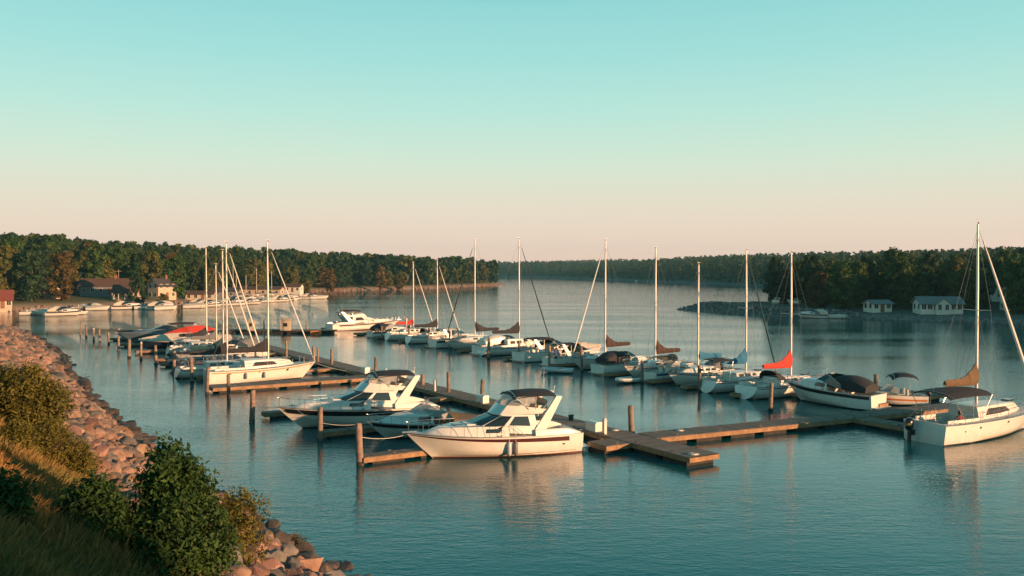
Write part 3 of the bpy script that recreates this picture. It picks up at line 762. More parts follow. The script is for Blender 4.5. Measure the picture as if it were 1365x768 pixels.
RIGHT = [(46.5,251),(51,238),(56,221),(67,209),(86,196),(104,181),(114,140),(106,95),(112,50),(150,5),(260,-60),(420,-100),(420,425),(150,425),(136,390),(110,340),(92,302),(80,276),(62,263)]
FAR = [(-700,1750),(-200,1600),(-16,1530),(67,1360),(100,1110),(137,867),(172,650),(192,500),(170,440),(680,440),(740,500),(740,2100),(-700,2100)]
def h_left(X, Y):
    s = sdf(LEFT, X, Y)
    return np.where(s < 0, s*.25, np.minimum(s, 6)*.22+np.clip(s-6,0,14)*.07+np.clip(s-26,0,130)*.085*np.clip((1000-Y)/600,.5,1))+noise2(X,Y,.06,3)*.6*np.clip(s/10,0,1)
def h_right(X, Y):
    s = sdf(RIGHT, X, Y)
    spit = np.clip((78-X)/25, 0, 1)
    return np.where(s < 0, s*.25, np.minimum(s, 5)*(.22+.10*spit)+np.clip(s-5,0,12)*(.03+.07*spit)+np.clip(s-24,0,90)*.05)+noise2(X,Y,.2,5)*.4*np.clip(s/4,0,1)
def h_far(X, Y):
    s = sdf(FAR, X, Y)
    return np.where(s < 0, s*.2, np.minimum(s,10)*.15+np.clip(s-10,0,200)*.07)+noise2(X,Y,.008,7)*7*np.clip(s/80,0,1)
def ground_mat(name, shore, inland, inland2, zlo, zhi):
    m = bpy.data.materials.new(name); m.use_nodes = True; nt = m.node_tree; N = nt.nodes; K = nt.links; b = N['Principled BSDF']; b.inputs['Roughness'].default_value = .95
    g = N.new('ShaderNodeNewGeometry'); sp = N.new('ShaderNodeSeparateXYZ'); K.new(g.outputs['Position'], sp.inputs[0])
    n = N.new('ShaderNodeTexNoise'); n.inputs['Scale'].default_value = .35; n.inputs['Detail'].default_value = 8; K.new(g.outputs['Position'], n.inputs['Vector'])
    rp = N.new('ShaderNodeValToRGB'); K.new(n.outputs['Fac'], rp.inputs['Fac']); rp.color_ramp.elements[0].position = .35; rp.color_ramp.elements[1].position = .65
    rp.color_ramp.elements[0].color = (*inland,1); rp.color_ramp.elements[1].color = (*inland2,1)
    ml = N.new('ShaderNodeMath'); ml.operation = 'MULTIPLY_ADD'; K.new(n.outputs['Fac'], ml.inputs[0]); ml.inputs[1].default_value = 1.2; K.new(sp.outputs['Z'], ml.inputs[2])
    mr = N.new('ShaderNodeMapRange'); mr.inputs['From Min'].default_value = zlo+.6; mr.inputs['From Max'].default_value = zhi+.6; K.new(ml.outputs[0], mr.inputs['Value'])
    mx = N.new('ShaderNodeMix'); mx.data_type = 'RGBA'; mx.inputs['A'].default_value = (*shore,1); K.new(mr.outputs[0], mx.inputs['Factor']); K.new(rp.outputs['Color'], mx.inputs['B'])
    K.new(mx.outputs['Result'], b.inputs['Base Color'])
    n2 = N.new('ShaderNodeTexNoise'); n2.inputs['Scale'].default_value = 2.5; n2.inputs['Detail'].default_value = 6; K.new(g.outputs['Position'], n2.inputs['Vector'])
    bp = N.new('ShaderNodeBump'); bp.inputs['Strength'].default_value = .7; bp.inputs['Distance'].default_value = .3; K.new(n2.outputs['Fac'], bp.inputs['Height']); K.new(bp.outputs['Normal'], b.inputs['Normal'])
    M[name] = m
ground_mat('shore_ground', (.44,.29,.20), (.06,.075,.02), (.14,.115,.04), .9, 2.0)
ground_mat('rocky_ground', (.13,.12,.11), (.035,.05,.02), (.075,.085,.03), .8, 2.6)
ground_mat('bank_ground', (.06,.045,.033), (.075,.075,.025), (.17,.11,.04), 2.5, 4.6)
def terrain(name, label, fn, x0, x1, y0, y1, step, m):
    xs = np.arange(x0, x1+.1, step); ys = np.arange(y0, y1+.1, step); X, Y = np.meshgrid(xs, ys); Z = fn(X, Y); nx, ny = len(xs), len(ys)
    V = np.stack([X,Y,Z], -1).reshape(-1,3); i = np.arange(nx*ny).reshape(ny,nx)
    F = np.stack([i[:-1,:-1],i[:-1,1:],i[1:,1:],i[1:,:-1]], -1).reshape(-1,4)
    keep = (V[F][:,:,2].max(1) > -2.5); me = np_mesh(name, V, F[keep], [m], smooth=True)
    o = bpy.data.objects.new(name, me); col.objects.link(o); tag(o, label, 'hill', kind='structure'); return o
terrain('hill', 'wooded hillside rising behind the left shore', h_left, -700, 10, 150, 1000, 5, 'shore_ground')
terrain('shore', 'low dark shore and rocky spit on the right', h_right, 46, 420, -110, 425, 4, 'rocky_ground')
terrain('far_hill', 'long low ridge at the end of the lake', h_far, -700, 740, 430, 2100, 20, 'rocky_ground')

# near bank: swept along the shoreline
BANKLINE = [(140,-62),(60,-27),(25,-6),(8.5,10),(-6.9,31.8),(-22.6,54.4),(-41.8,84.6),(-68,129),(-96,167),(-135,196)]
def catmull(pts, n=14):
    p = [Vector((*q,0)) for q in pts]; out = []
    for i in range(len(p)-1):
        a, b, c, d = p[max(0,i-1)], p[i], p[i+1], p[min(len(p)-1,i+2)]
        for k in range(n):
            t = k/n; out.append(.5*((2*b)+(c-a)*t+(2*a-5*b+4*c-d)*t*t+(3*b-a-3*c+d)*t**3))
    return out+[p[-1]]
BL = catmull(BANKLINE)
BN = []
for i in range(len(BL)):
    d = (BL[min(i+1,len(BL)-1)]-BL[max(i-1,0)]).normalized(); BN.append(Vector((-d.y,d.x,0)))
ACC = [0.]
for i in range(1,len(BL)): ACC.append(ACC[-1]+(BL[i]-BL[i-1]).length)
SP = [-8,-3,-1.5,0,1,2,3,4.5,6,7,8,9,10,11,12,14,17,22,32,60]
def prof(s):
    xs = [-8,-3,0,3,7,9,12,16,22,60]; zs = [-4,-1.5,.0,1.65,4.0,5.35,7.5,9.0,9.5,10.2]
    return float(np.interp(s, xs, zs))
def bank_pt(a, s):
    """a = metres along the shoreline, s = metres inland -> point on the bank"""
    a = max(0, min(a, ACC[-1]-1e-4)); i = max(0, min(len(ACC)-2, int(np.searchsorted(ACC, a))-1)); t = (a-ACC[i])/(ACC[i+1]-ACC[i])
    p = BL[i].lerp(BL[i+1], t); n = BN[i].lerp(BN[i+1], t).normalized(); q = p+n*s
    f = 1-.45*min(1,max(0,(p.y-95)/70))
    z = prof(s)*(f if s > 0 else 1)+float(noise2(q.x,q.y,.35,2)-.5)*.45*min(1,max(0,s/2))
    return Vector((q.x,q.y,z))
def bank():
    mb = MB(); mb.grid([[bank_pt(ACC[-1]*i/240, s) for s in SP] for i in range(241)])
    o = mb.build('ground', 'bank_ground', smooth=True); tag(o, 'grassy bank sloping down to the rocks below the viewer', 'bank', kind='structure')
bank()
def a_of_y(y):  # metres along the shore where the shoreline passes this y (far side)
    for i in range(len(BL)-1, 0, -1):
        if BL[i].y >= y >= BL[i-1].y: return ACC[i-1]+(ACC[i]-ACC[i-1])*(y-BL[i-1].y)/max(1e-6,BL[i].y-BL[i-1].y)
    return 0
A0 = a_of_y(12)

def to_px(v):
    c, s = math.cos(PITCH), math.sin(PITCH); x, y, z = v[0], v[1], v[2]-H_CAM
    yc = y*c-z*s; zc = y*s+z*c
    if yc < .3: return None
    return (682.5+FPX*x/yc, 384-FPX*zc/yc, yc)

# ------------------------------------------------------------------ rocks
def rock_mesh(i, seed):
    r = random.Random(seed); bm = bmesh.new(); pts = []
    ax = (1, r.uniform(.65,.95), r.uniform(.5,.8))
    for _ in range(22):
        v = Vector((r.gauss(0,1), r.gauss(0,1), r.gauss(0,1))).normalized()*r.uniform(.42,.56); pts.append(bm.verts.new((v.x*ax[0], v.y*ax[1], v.z*ax[2])))
    res = bmesh.ops.convex_hull(bm, input=pts)
    bmesh.ops.delete(bm, geom=[g for g in res['geom_interior'] if isinstance(g, bmesh.types.BMVert)], context='VERTS')
    bmesh.ops.dissolve_limit(bm, angle_limit=R(14), verts=bm.verts, edges=bm.edges)
    bmesh.ops.bevel(bm, geom=list(bm.edges), offset=.018, segments=1, affect='EDGES', clamp_overlap=True)
    bmesh.ops.triangulate(bm, faces=bm.faces)
    me = bpy.data.meshes.new('boulder'); bm.to_mesh(me); bm.free(); return me
M['rock'] = mat('riprap_stone', (.15,.085,.058), .9, col2=(.38,.24,.175), vscale=1.7, bump=.6, bscale=9, rand=.35)
M['rockwet'] = mat('riprap_stone_wet', (.04,.032,.026), .6, col2=(.12,.085,.065), vscale=1.7, bump=.6, bscale=9, rand=.3)
M['rockgrey'] = mat('riprap_stone_grey', (.09,.08,.072), .9, col2=(.24,.205,.18), vscale=1.4, bump=.6, bscale=8, rand=.3)
M['rockmany'] = mat('riprap_stone_many', (.12,.07,.05), .9, col2=(.37,.24,.18), vscale=1.1, bump=.5, bscale=7)
M['rockdark'] = mat('spit_stone', (.12,.115,.11), .9, col2=(.26,.245,.22), vscale=.8, bump=.5, bscale=6)
def rocks():
    protos = [rock_mesh(i, 100+i) for i in range(12)]
    for me in protos: me.materials.append(M['rock'])
    r = random.Random(3); L = []
    for a0 in np.arange(A0, ACC[-1]-20, .47):
        far = bank_pt(a0, 2).y
        if far > 90 and r.random() < .35: continue
        for s0 in np.arange(-1.2, 7.9, .47):
            a, s = a0+r.uniform(-.4,.4), s0+r.uniform(-.4,.4); p = bank_pt(a, s)
            if s > 6.6+1.2*float(noise2(p.x,p.y,.25,9)): continue
            if r.random() < .15: continue
            sz = r.choice((.3,.42,.55,.7,.85,1.1))*r.uniform(.8,1.25)*(1.15 if s < 2 else 1)*(1.25 if far > 80 else 1.)
            q = to_px(p); vis = q is not None and -40 < q[0] < 1405 and -40 < q[1] < 800
            L.append((p, sz, vis, (sz/q[2] if vis else 0), r.randrange(12), (r.uniform(-.5,.5),r.uniform(-.5,.5),r.uniform(0,6.28))))
    L = [l for l in L if l[2] or l[0].y < 40]
    L.sort(key=lambda l: -l[3])
    dark = [m_.copy() for m_ in protos]
    for m_ in dark: m_.materials.clear(); m_.materials.append(M['rockwet'])
    grey = [m_.copy() for m_ in protos]
    for m_ in grey: m_.materials.clear(); m_.materials.append(M['rockgrey'])
    MI = []
    def ind(l, label):
        o = bpy.data.objects.new('boulder', (dark if l[0].z < .42 else grey if l[4] % 4 == 0 else protos)[l[4]]); col.objects.link(o); o.location = l[0]+Vector((0,0,l[1]*.12)); o.rotation_euler = l[5]; o.scale = (l[1],)*3
        tag(o, label, 'boulder', 'riprap boulders on the near bank')
    for l in L[:300]: ind(l, 'dark wet boulder at the waterline of the riprap' if l[0].z < .42 else 'angular sandstone boulder lying on the dry riprap slope')
    V, F, n = [], [], 0
    for l in L[300:]:
        me = protos[l[4]]; v = np.empty(len(me.vertices)*3, np.float32); me.vertices.foreach_get('co', v); v = v.reshape(-1,3)
        f = np.array([p.vertices[:] for p in me.polygons]); mt = np.array(Matrix.Rotation(l[5][2],3,'Z') @ Matrix.Rotation(l[5][1],3,'Y') @ Matrix.Rotation(l[5][0],3,'X'))
        V.append((v*l[1])@mt.T+np.array(l[0])+np.array((0,0,l[1]*.12))); F.append(f+n); n += len(v); MI.append(np.full(len(f), 2 if l[0].z < .3 else 1 if (l[4]*7+int(l[1]*50)) % 4 == 0 else 0))
    me = np_mesh('riprap', np.concatenate(V), np.concatenate(F), ['rockmany','rockgrey','rockwet'], np.concatenate(MI))
    o = bpy.data.objects.new('riprap', me); col.objects.link(o); tag(o, 'smaller and farther stones of the riprap along the shore', 'riprap', kind='stuff')
    # stones of the spit and both far shores
    V, F, n = [], [], 0
    def scatter(poly, fn, cnt, inside, xr, yr, smin, smax):
        nonlocal n
        k = 0
        while k < cnt:
            x, y = r.uniform(*xr), r.uniform(*yr); s = float(sdf(poly, np.array([x]), np.array([y]))[0])
            if not (-.6 < s < inside): continue
            k += 1; z = float(fn(np.array([x]), np.array([y]))[0]); me = protos[r.randrange(12)]; sz = r.uniform(smin,smax)
            v = np.empty(len(me.vertices)*3, np.float32); me.vertices.foreach_get('co', v); v = v.reshape(-1,3); f = np.array([p.vertices[:] for p in me.polygons])
            mt = np.array(Matrix.Rotation(r.uniform(0,6),3,'Z')); V.append((v*sz)@mt.T+np.array((x,y,z+sz*.15))); F.append(f+n); n += len(v)
    scatter(RIGHT, h_right, 1300, 9, (45,80), (200,275), .4, 1.0)
    scatter(RIGHT, h_right, 500, 2.5, (80,112), (176,206), .5, 1.3)
    me = np_mesh('stones', np.concatenate(V), np.concatenate(F), ['rockdark']); o = bpy.data.objects.new('shore_stones', me); col.objects.link(o)
    tag(o, 'grey stones covering the rocky spit on the right shore', 'stones', kind='stuff')
    V.clear(); F.clear(); n = 0
    scatter(LEFT, h_left, 700, 3.0, (-140,5), (225,720), .5, 1.6)
    me = np_mesh('stones', np.concatenate(V), np.concatenate(F), ['rockmany']); o = bpy.data.objects.new('shore_stones', me); col.objects.link(o)
    tag(o, 'pinkish stones along the far left shoreline', 'stones', kind='stuff')
rocks()

# ------------------------------------------------------------------ foliage
def leaves(nrng, C, size, outward=None, aspect=.5, spread=1.):
    """rhombic folded leaves at centres C: returns V, F (two triangles per leaf)"""
    n = len(C); d = nrng.normal(size=(n,3)); d /= np.linalg.norm(d,axis=1,keepdims=True)
    nn = nrng.normal(size=(n,3))*spread
    if outward is not None: nn = nn+outward*1.2
    nn[:,2] += .5; nn /= np.linalg.norm(nn,axis=1,keepdims=True)
    d = d-nn*(d*nn).sum(1,keepdims=True); d /= np.linalg.norm(d,axis=1,keepdims=True)+1e-9; w = np.cross(nn,d)
    s = (size*nrng.uniform(.45,1.55,n))[:,None]
    a, b = C-d*s*.5, C+d*s*.5-nn*s*.12; l, r_ = C+w*s*aspect*.5+nn*s*.08, C-w*s*aspect*.5+nn*s*.08
    V = np.stack([a,l,b,r_],1).reshape(-1,3); i = np.arange(n)*4; F = np.concatenate([np.stack([i,i+1,i+2],1), np.stack([i,i+2,i+3],1)])
    return V, F
def lobes_for(r, w, h, n, base=.25, conic=False):
    out = []
    for k in range(n):
        u = (k+.5)/n; z = h*(base+(1-base)*u*.95); env = (math.sin(math.pi*min(1,.12+.86*((z/h-base)/(1-base))))**.65) if not conic else (1.02-(z/h))*1.1
        a = k*2.4+r.uniform(-.6,.6); rr = w/2*env*r.uniform(.35,.85); rad = w*r.uniform(.12,.22)*(.7+.4*env)
        out.append((Vector((rr*math.cos(a), rr*math.sin(a), z)), rad*(1 if not conic else .75), rad*r.uniform(.65,.9)))
    return out
def crown(seed, w, h, nl, per, size, base=.25, conic=False, core=True, aspect=.6):
    r = random.Random(seed); g = np.random.default_rng(seed); V, F, n = [], [], 0
    for c, rx, rz in lobes_for(r, w, h, nl, base, conic):
        m = max(6, int(per*g.uniform(.7,1.3))); d = g.normal(size=(m,3)); d[:,2] += .25; d /= np.linalg.norm(d,axis=1,keepdims=True)
        rad = g.uniform(.72,1.12,m)[:,None]; C = np.array(c)+d*rad*np.array((rx,rx,rz))
        v, f = leaves(g, C, size, d, aspect); V.append(v); F.append(f+n); n += len(v)
        if core:
            bm = bmesh.new(); bmesh.ops.create_icosphere(bm, subdivisions=1, radius=1.); v = np.array([x.co[:] for x in bm.verts]); f = np.array([[q.index for q in p.verts] for p in bm.faces]); bm.free()
            v = v*(np.array((rx,rx,rz))*.74)*(1+g.uniform(-.18,.18,(len(v),1)))+np.array(c); V.append(v); F.append(f+n); n += len(v)
    return np.concatenate(V), np.concatenate(F)
def trunk_mb(seed, h, r0, limbs, w):
    r = random.Random(seed); mb = MB(); top = Vector((r.uniform(-.4,.4), r.uniform(-.4,.4), h*.86))
    mb.tube([(0,0,-.6),(0,0,0),top*.35,top*.7,top],[r0*1.5,r0,r0*.75,r0*.45,r0*.1],7)
    for k in range(limbs):
        u = .3+.5*k/limbs; p = top*u; a = k*2.4; q = p+Vector((math.cos(a)*w*.3, math.sin(a)*w*.3, h*.12)); mb.tube([p,p.lerp(q,.5)+Vector((0,0,.2)),q],[r0*.4,r0*.25,r0*.08],5)
    return mb
KINDS_ = [('leafA',9,15,17,0),('leafB',8.5,14,16,0),('leafD',9.5,16,18,0),('leafC',8,14,15,0),('leafA',7.5,16,16,0),('leafD',6,15,16,1),('leafB',10,13,18,0),('leafY',6,8,12,0),('leafA',10.5,17,20,0)]
PROTO = []
for i, (lm, w, h, nl, con) in enumerate(KINDS_):
    V, F = crown(40+i, w, h, int(nl*1.5), 110, .72, .07 if not con else .05, bool(con)); me = np_mesh('crown', V, F, [lm])
    tm = trunk_mb(60+i, h, .28, 5, w); t_ = bpy.data.meshes.new('trunk'); t_.from_pydata(tm.v, [], tm.f); t_.materials.append(M['trunk'])
    PROTO.append((me, t_, w, h))
LOWFAR = [crown(170+i, 7.5, 13, 7, 14, 1.5, .1, False, True, .8) for i in range(5)]
LOW = [crown(140+i, 9, 15, 10, 26, 2.0, .12, False, True, .8) for i in range(4)]
def tree(kind, x, y, z, s, rz, label, group, cat='tree', name='tree', sz=None):
    o = thing(name, label, cat, (x,y,z), rz, group); o.scale = (s,s,sz or s)
    for nm, me in (('crown', PROTO[kind][0]), ('trunk', PROTO[kind][1])):
        c = bpy.data.objects.new(nm, me); col.objects.link(c); c.parent = o
    return o
def forest_points(poly, fn, xr, yr, n, smin, dist, seed, cond=None):
    g = np.random.default_rng(seed); X = g.uniform(*xr, n); Y = g.uniform(*yr, n); S = sdf(poly, X, Y); ok = S > smin; X, Y, S = X[ok], Y[ok], S[ok]; Z = fn(X, Y)
    cell = {}; out = []
    for x, y, z, s in zip(X, Y, Z, S):
        if cond and not cond(x, y, s): continue
        k = (int(x//dist), int(y//dist))
        if any((x-a)**2+(y-b)**2 < dist*dist for i in (-1,0,1) for j in (-1,0,1) for a, b in cell.get((k[0]+i,k[1]+j), ())): continue
        cell.setdefault(k, []).append((x,y)); out.append((x,y,z,s))
    return out
def mass(name, label, pts, mats, seed, smul=1., low=LOW):
    r = random.Random(seed); V, F, MI, n = [], [], [], 0
    for x, y, z, s in pts:
        v, f = low[r.randrange(len(low))]; k = r.uniform(.75,1.2)*smul; a = r.uniform(0,6.28); ca, sa = math.cos(a), math.sin(a)
        v = (v*k)@np.array([[ca,sa,0],[-sa,ca,0],[0,0,1]])+np.array((x,y,z-.5)); V.append(v); F.append(f+n); n += len(v); MI.append(np.full(len(f), r.choice(range(len(mats)))))
    if not V: return
    me = np_mesh(name, np.concatenate(V), np.concatenate(F), mats, np.concatenate(MI)); o = bpy.data.objects.new(name, me); col.objects.link(o); tag(o, label, 'forest', kind='stuff'); return o
def in_view(x, y, m=.62): return y > 0 and abs(x/y) < m

# left wood
HOUSES_L = [(-139,236,11),(-128,281,16),(-108,281,9)]
def left_ok(x, y, s):
    if any((x-a)**2+(y-b)**2 < c*c for a, b, c in HOUSES_L): return False
    if y < 330: 
        sm = 26 if -160 < x else 22
    elif y < 480: sm = 9
    else: sm = 4
    return s > sm and in_view(x, y, .64)
pl = forest_points(LEFT, h_left, (-480,0), (215,800), 9000, 3.5, 6.6, 11, left_ok)
pl.sort(key=lambda p: math.hypot(p[0],p[1])+p[3]*1.2)
r = random.Random(5)
for i, (x, y, z, s) in enumerate(pl[:185]):
    k = r.choices(range(9), (5,4,5,1.2,4,1.2,3,.5,3))[0]
    lab = {0:'rounded mid green tree in the wood on the left shore',1:'olive leaved tree in the wood on the left shore',2:'broad dark green tree in the wood on the left shore',3:'russet brown tree in the wood on the left shore',4:'narrow green tree in the wood on the left shore',5:'dark conical evergreen in the wood on the left shore',6:'low broad olive tree in the wood on the left shore',7:'small yellow green tree in the wood on the left shore',8:'tall broad green tree in the wood on the left shore'}[k]
    tree(k, x, y, z-.3, r.uniform(.9,1.35)*(.8 if y > 520 else 1), r.uniform(0,6.28), lab, lab.split(' in ')[0]+'s on the left shore', sz=r.uniform(.70,1.2)*(.8 if y > 520 else 1))
mass('wood', 'dense green wood covering the hill behind the left shore', pl[185:], ['leafA','leafB','leafD','leafA'], 21, 1.08)
# trees one can tell apart along the left shore
for k, px, d, s, sz, lab, rz in [
    (3, 82, 262, 1.0, 1.05, 'rusty brown tree with a bare lower trunk behind the far boats', .3),
    (1, 8, 255, 1.25, 1.15, 'big olive and orange tree beside the red roofed house', 1.),
    (2, 42, 255, 1.0, .95, 'dark green tree between the red roofed house and rusty tree', 2.),
    (5, 182, 268, 1.05, 1.05, 'tall pyramid evergreen between the long house and white gabled house', 0.),
    (7, 218, 262, .55, .5, 'small green shrub tree in front of the white gabled house', 1.),
    (4, 236, 292, .95, .95, 'pointed green tree just right of the white gabled house', 2.2),
    (7, 388, 430, 1.25, 1.3, 'yellow green tree on the shore behind the far docks', .6),
    (7, 408, 436, .9, .85, 'low yellow green bush tree at the end of the far docks', 2.6),
    (3, 440, 445, .8, .9, 'rusty tree at the shore left of the sandy bank', 1.4),
    (3, 508, 500, .85, 1.0, 'orange topped tree above the sandy shore bank', 2.4),
    (7, 533, 520, 1.1, 1.1, 'bright green tree on the point above the sandy shore', 3.)]:
    q = P(px, 400, 0); x = q.x/q.y*d; z = float(h_left(np.array([x]), np.array([float(d)]))[0]); tree(k, x, d, max(z,.4)-.3, s, rz, lab, 'marked trees on the left shore', sz=sz)

# right wood
HOUSES_R = [(87,208,7),(101,202,10),(121,226,9),(119,205,9)]
def right_ok(x, y, s):
    if any((x-a)**2+(y-b)**2 < c*c for a, b, c in HOUSES_R): return False
    return x > 76 and s > (11 if x > 84 else 7) and in_view(x, y, .63)
pr = forest_points(RIGHT, h_right, (74,330), (150,424), 5000, 5, 6.4, 13, right_ok)
pr.sort(key=lambda p: math.hypot(p[0],p[1])+p[3]*.8)
for i, (x, y, z, s) in enumerate(pr[:95]):
    k = r.choices(range(9), (5,2,6,.4,3,1,2,.2,4))[0]
    lab = {0:'rounded mid green tree in the dark wood on the right shore',1:'olive leaved tree in the dark wood on the right shore',2:'broad dark green tree in the dark wood on the right shore',3:'russet tree in the dark wood on the right shore',4:'narrow green tree in the dark wood on the right shore',5:'dark conical evergreen in the dark wood on the right shore',6:'low broad olive tree in the dark wood on the right shore',7:'small yellow green tree in the dark wood on the right shore',8:'tall broad green tree in the dark wood on the right shore'}[k]
    tree(k, x, y, z-.3, r.uniform(.68,.95), r.uniform(0,6.28), lab, lab.split(' in ')[0]+'s on the right shore', sz=r.uniform(.62,.88))
mass('wood', 'dense dark wood filling the land behind the right shore', pr[95:], ['leafA','leafD','leafD','leafB'], 22, .82)
# far ridge
pf = forest_points(FAR, h_far, (-480,700), (440,2000), 40000, 3, 8, 17, lambda x,y,s: in_view(x,y,.64) and s < 260)
mass('far_wood', 'hazy wooded ridge along the far end of the lake', pf, ['leafA','leafD','leafA','leafB'], 23, 1.0, LOWFAR)
# shade-giving woods on the shore to the right of the view and behind it
LOWD = [crown(150+i, 9, 20, 16, 40, 2.2, .02, False, True, .9) for i in range(2)]
def shade_wood(cx, cy, along, n, rows, top, seed, label):
    rr = random.Random(seed); V, F, k = [], [], 0
    for i in range(n):
        for j in range(rows):
            p = Vector((cx,cy,0))+Vector((along[0],along[1],0))*i*3.6+Vector((-along[1],along[0],0))*j*5+Vector((rr.uniform(-1,1),rr.uniform(-1,1),0))
            v, f = LOWD[rr.randrange(2)]; s = top/20*rr.uniform(.93,1.03); v = v*np.array((1,1,s))+np.array((p.x,p.y,0)); V.append(v); F.append(f+k); k += len(v)
    me = np_mesh('wood', np.concatenate(V), np.concatenate(F), ['leafA']); o = bpy.data.objects.new('wood', me); col.objects.link(o); tag(o, label, 'forest', kind='stuff')
# rows stand 150 m up-sun of the middle dock, on the shore outside the view
SH = Vector((.53,.85,0))
e = SUN_AZ
base = Vector((0,0,0))+SH*81.5+e*165
shade_wood(base.x, base.y, (SH.x,SH.y), 12, 2, 22.6, 31, 'tall wood on the shore beyond the right edge of the view')
b2 = SH*196+e*113
shade_wood(b2.x, b2.y, (SH.x,SH.y), 57, 2, 28, 32, 'tall wood behind the right shore beyond the right edge of the view')
b3 = SH*(-26.5)+e*44+Vector((0,0,0))
shade_wood(b3.x, b3.y, (SH.x,SH.y), 10, 2, 17.0, 33, 'trees on the bank behind and right of the viewer')

# ------------------------------------------------------------------ near shrubs and grass
def shrub(name, label, cat, loc, lobes, n, size, lm, aspect=.42, stems=6, seed=1, group=None, shell=(.3,1.3), trunk_r=.05):
    g = np.random.default_rng(seed); rr = random.Random(seed); o = thing(name, label, cat, loc, 0, group)
    V, F, k = [], [], 0; vol = [l[3]**2 for l in lobes]; tot = sum(vol); mb = MB()
    for (lx, ly, lz, lr), vv in zip(lobes, vol):
        m = int(n*vv/tot); nt = max(5, m//26)
        d = g.normal(size=(nt,3)); d[:,2] += .15; d /= np.linalg.norm(d,axis=1,keepdims=True)
        T = np.array((lx,ly,lz))+d*lr*(g.uniform(shell[0]**3,shell[1]**3,nt)**(1/3))[:,None]
        ix = g.integers(0, nt, m); C = T[ix]+g.normal(size=(m,3))*size*1.0; v, f = leaves(g, C, size, d[ix]*.7, aspect)
        V.append(v); F.append(f+k); k += len(v)
        c = Vector((lx,ly,lz)); b0 = Vector((rr.uniform(-.2,.2),rr.uniform(-.2,.2),-.3)); mb.tube([b0, b0.lerp(c,.5)+Vector((0,0,.15)), c],[trunk_r, trunk_r*.7, trunk_r*.35], 6)
        for q in range(min(nt, 26)): mb.tube([c, c.lerp(Vector(T[q]),.55)+Vector((0,0,.04)), Vector(T[q])], [trunk_r*.3, trunk_r*.2, trunk_r*.08], 4)
    # long shoots that break the outline
    for q in range(int(10+n/700)):
        lx, ly, lz, lr = lobes[rr.randrange(len(lobes))]; d = Vector((rr.gauss(0,1), rr.gauss(0,.7), abs(rr.gauss(.5,.8)))).normalized(); ln = lr*rr.uniform(.45,.95)
        a = Vector((lx,ly,lz))+d*lr*.75; b = a+d*ln+Vector((0,0,-.12*ln)); mb.tube([a, a.lerp(b,.6)+Vector((0,0,.05*ln)), b], [trunk_r*.25, trunk_r*.16, trunk_r*.07], 4)
        m = int(9+ln*38); tt = g.uniform(.1,1.05,m); C = np.array(a)[None,:]+(np.array(b-a))[None,:]*tt[:,None]+g.normal(size=(m,3))*size*.55
        v, f = leaves(g, C, size, None, aspect); V.append(v); F.append(f+k); k += len(v)
    me = np_mesh('foliage', np.concatenate(V), np.concatenate(F), [lm]); c = bpy.data.objects.new('foliage', me); col.objects.link(c); c.parent = o
    mb.build('stems', 'trunk', o); return o
def on_bank(px, py):
    """march the pixel ray down to the bank surface"""
    d = ray(px, py); t = 5.; best = None
    while t < 220:
        q = Vector((0,0,H_CAM))+d*t; bi = min(range(len(BL)), key=lambda i: (BL[i]-Vector((q.x,q.y,0))).length_squared)
        s = (Vector((q.x,q.y,0))-BL[bi]).dot(BN[bi]); a = ACC[bi]
        z = bank_pt(a, s).z if s > -5 else -9
        if q.z <= z: return Vector((q.x,q.y,z)), t
        t += .25
    return q, t
p, t = on_bank(225, 762)
s_ = t/20
shrub('sapling', 'dark green leafy sapling standing at the foot of the grass slope', 'tree', p+Vector((0,0,0)),
      [(.0,0,2.62*s_,.26*s_),(.08*s_,0,2.3*s_,.36*s_),(.15*s_,0,1.95*s_,.44*s_),(-.15*s_,.1,1.55*s_,.5*s_),(.4*s_,-.1,1.4*s_,.48*s_),(-.55*s_,0,.95*s_,.55*s_),(.6*s_,0,.8*s_,.6*s_),(.05*s_,-.3,.75*s_,.7*s_),(.62*s_,.1,1.95*s_,.2*s_),(-.48*s_,.1,1.98*s_,.2*s_),(.35*s_,0,2.25*s_,.18*s_),(-.95*s_,.1,.55*s_,.45*s_),(.1*s_,-.2,.25*s_,.8*s_),(.95*s_,0,.4*s_,.45*s_)], 22000, .115, 'leafnear', .45, seed=4, trunk_r=.06)
p2, t2 = on_bank(120, 715); k = t2/22*.72
shrub('shrub', 'low dark green shrub left of the sapling on the slope', 'shrub', p2, [(0,0,1.0*k,.62*k),(-.4*k,0,.6*k,.6*k),(.45*k,0,.55*k,.65*k),(.1*k,0,1.45*k,.38*k),(.9*k,-.2,.3*k,.5*k)], 12000, .105, 'leafnear', .45, seed=5)
p3, t3 = on_bank(304, 748); k = t3/18  # sunlit part of the sapling as its own clump, sunlight painted into the leaves
shrub('shrub', 'sapling foliage on its water side, coloured yellow green for the sunlight', 'shrub', p3, [(0,0,.75*k,.5*k),(.3*k,.1,.95*k,.38*k),(-.4*k,0,.5*k,.55*k),(.2*k,0,.35*k,.5*k)], 7000, .10, 'leafdrylit', .42, seed=6)
p4, t4 = on_bank(34, 585); k = t4/31*.84
shrub('bush', 'large dry olive bush above the rocks on the slope', 'shrub', p4, [(0,0,1.7*k,.85*k),(-.8*k,0,1.5*k,.9*k),(.7*k,.2,1.3*k,.8*k),(.1*k,0,2.3*k,.6*k),(-.4*k,0,.7*k,.8*k),(.5*k,0,.6*k,.7*k),(.95*k,0,1.9*k,.4*k),(-1.2*k,.2,2.2*k,.6*k)], 22000, .11, 'leafdrylit', .42, seed=7)
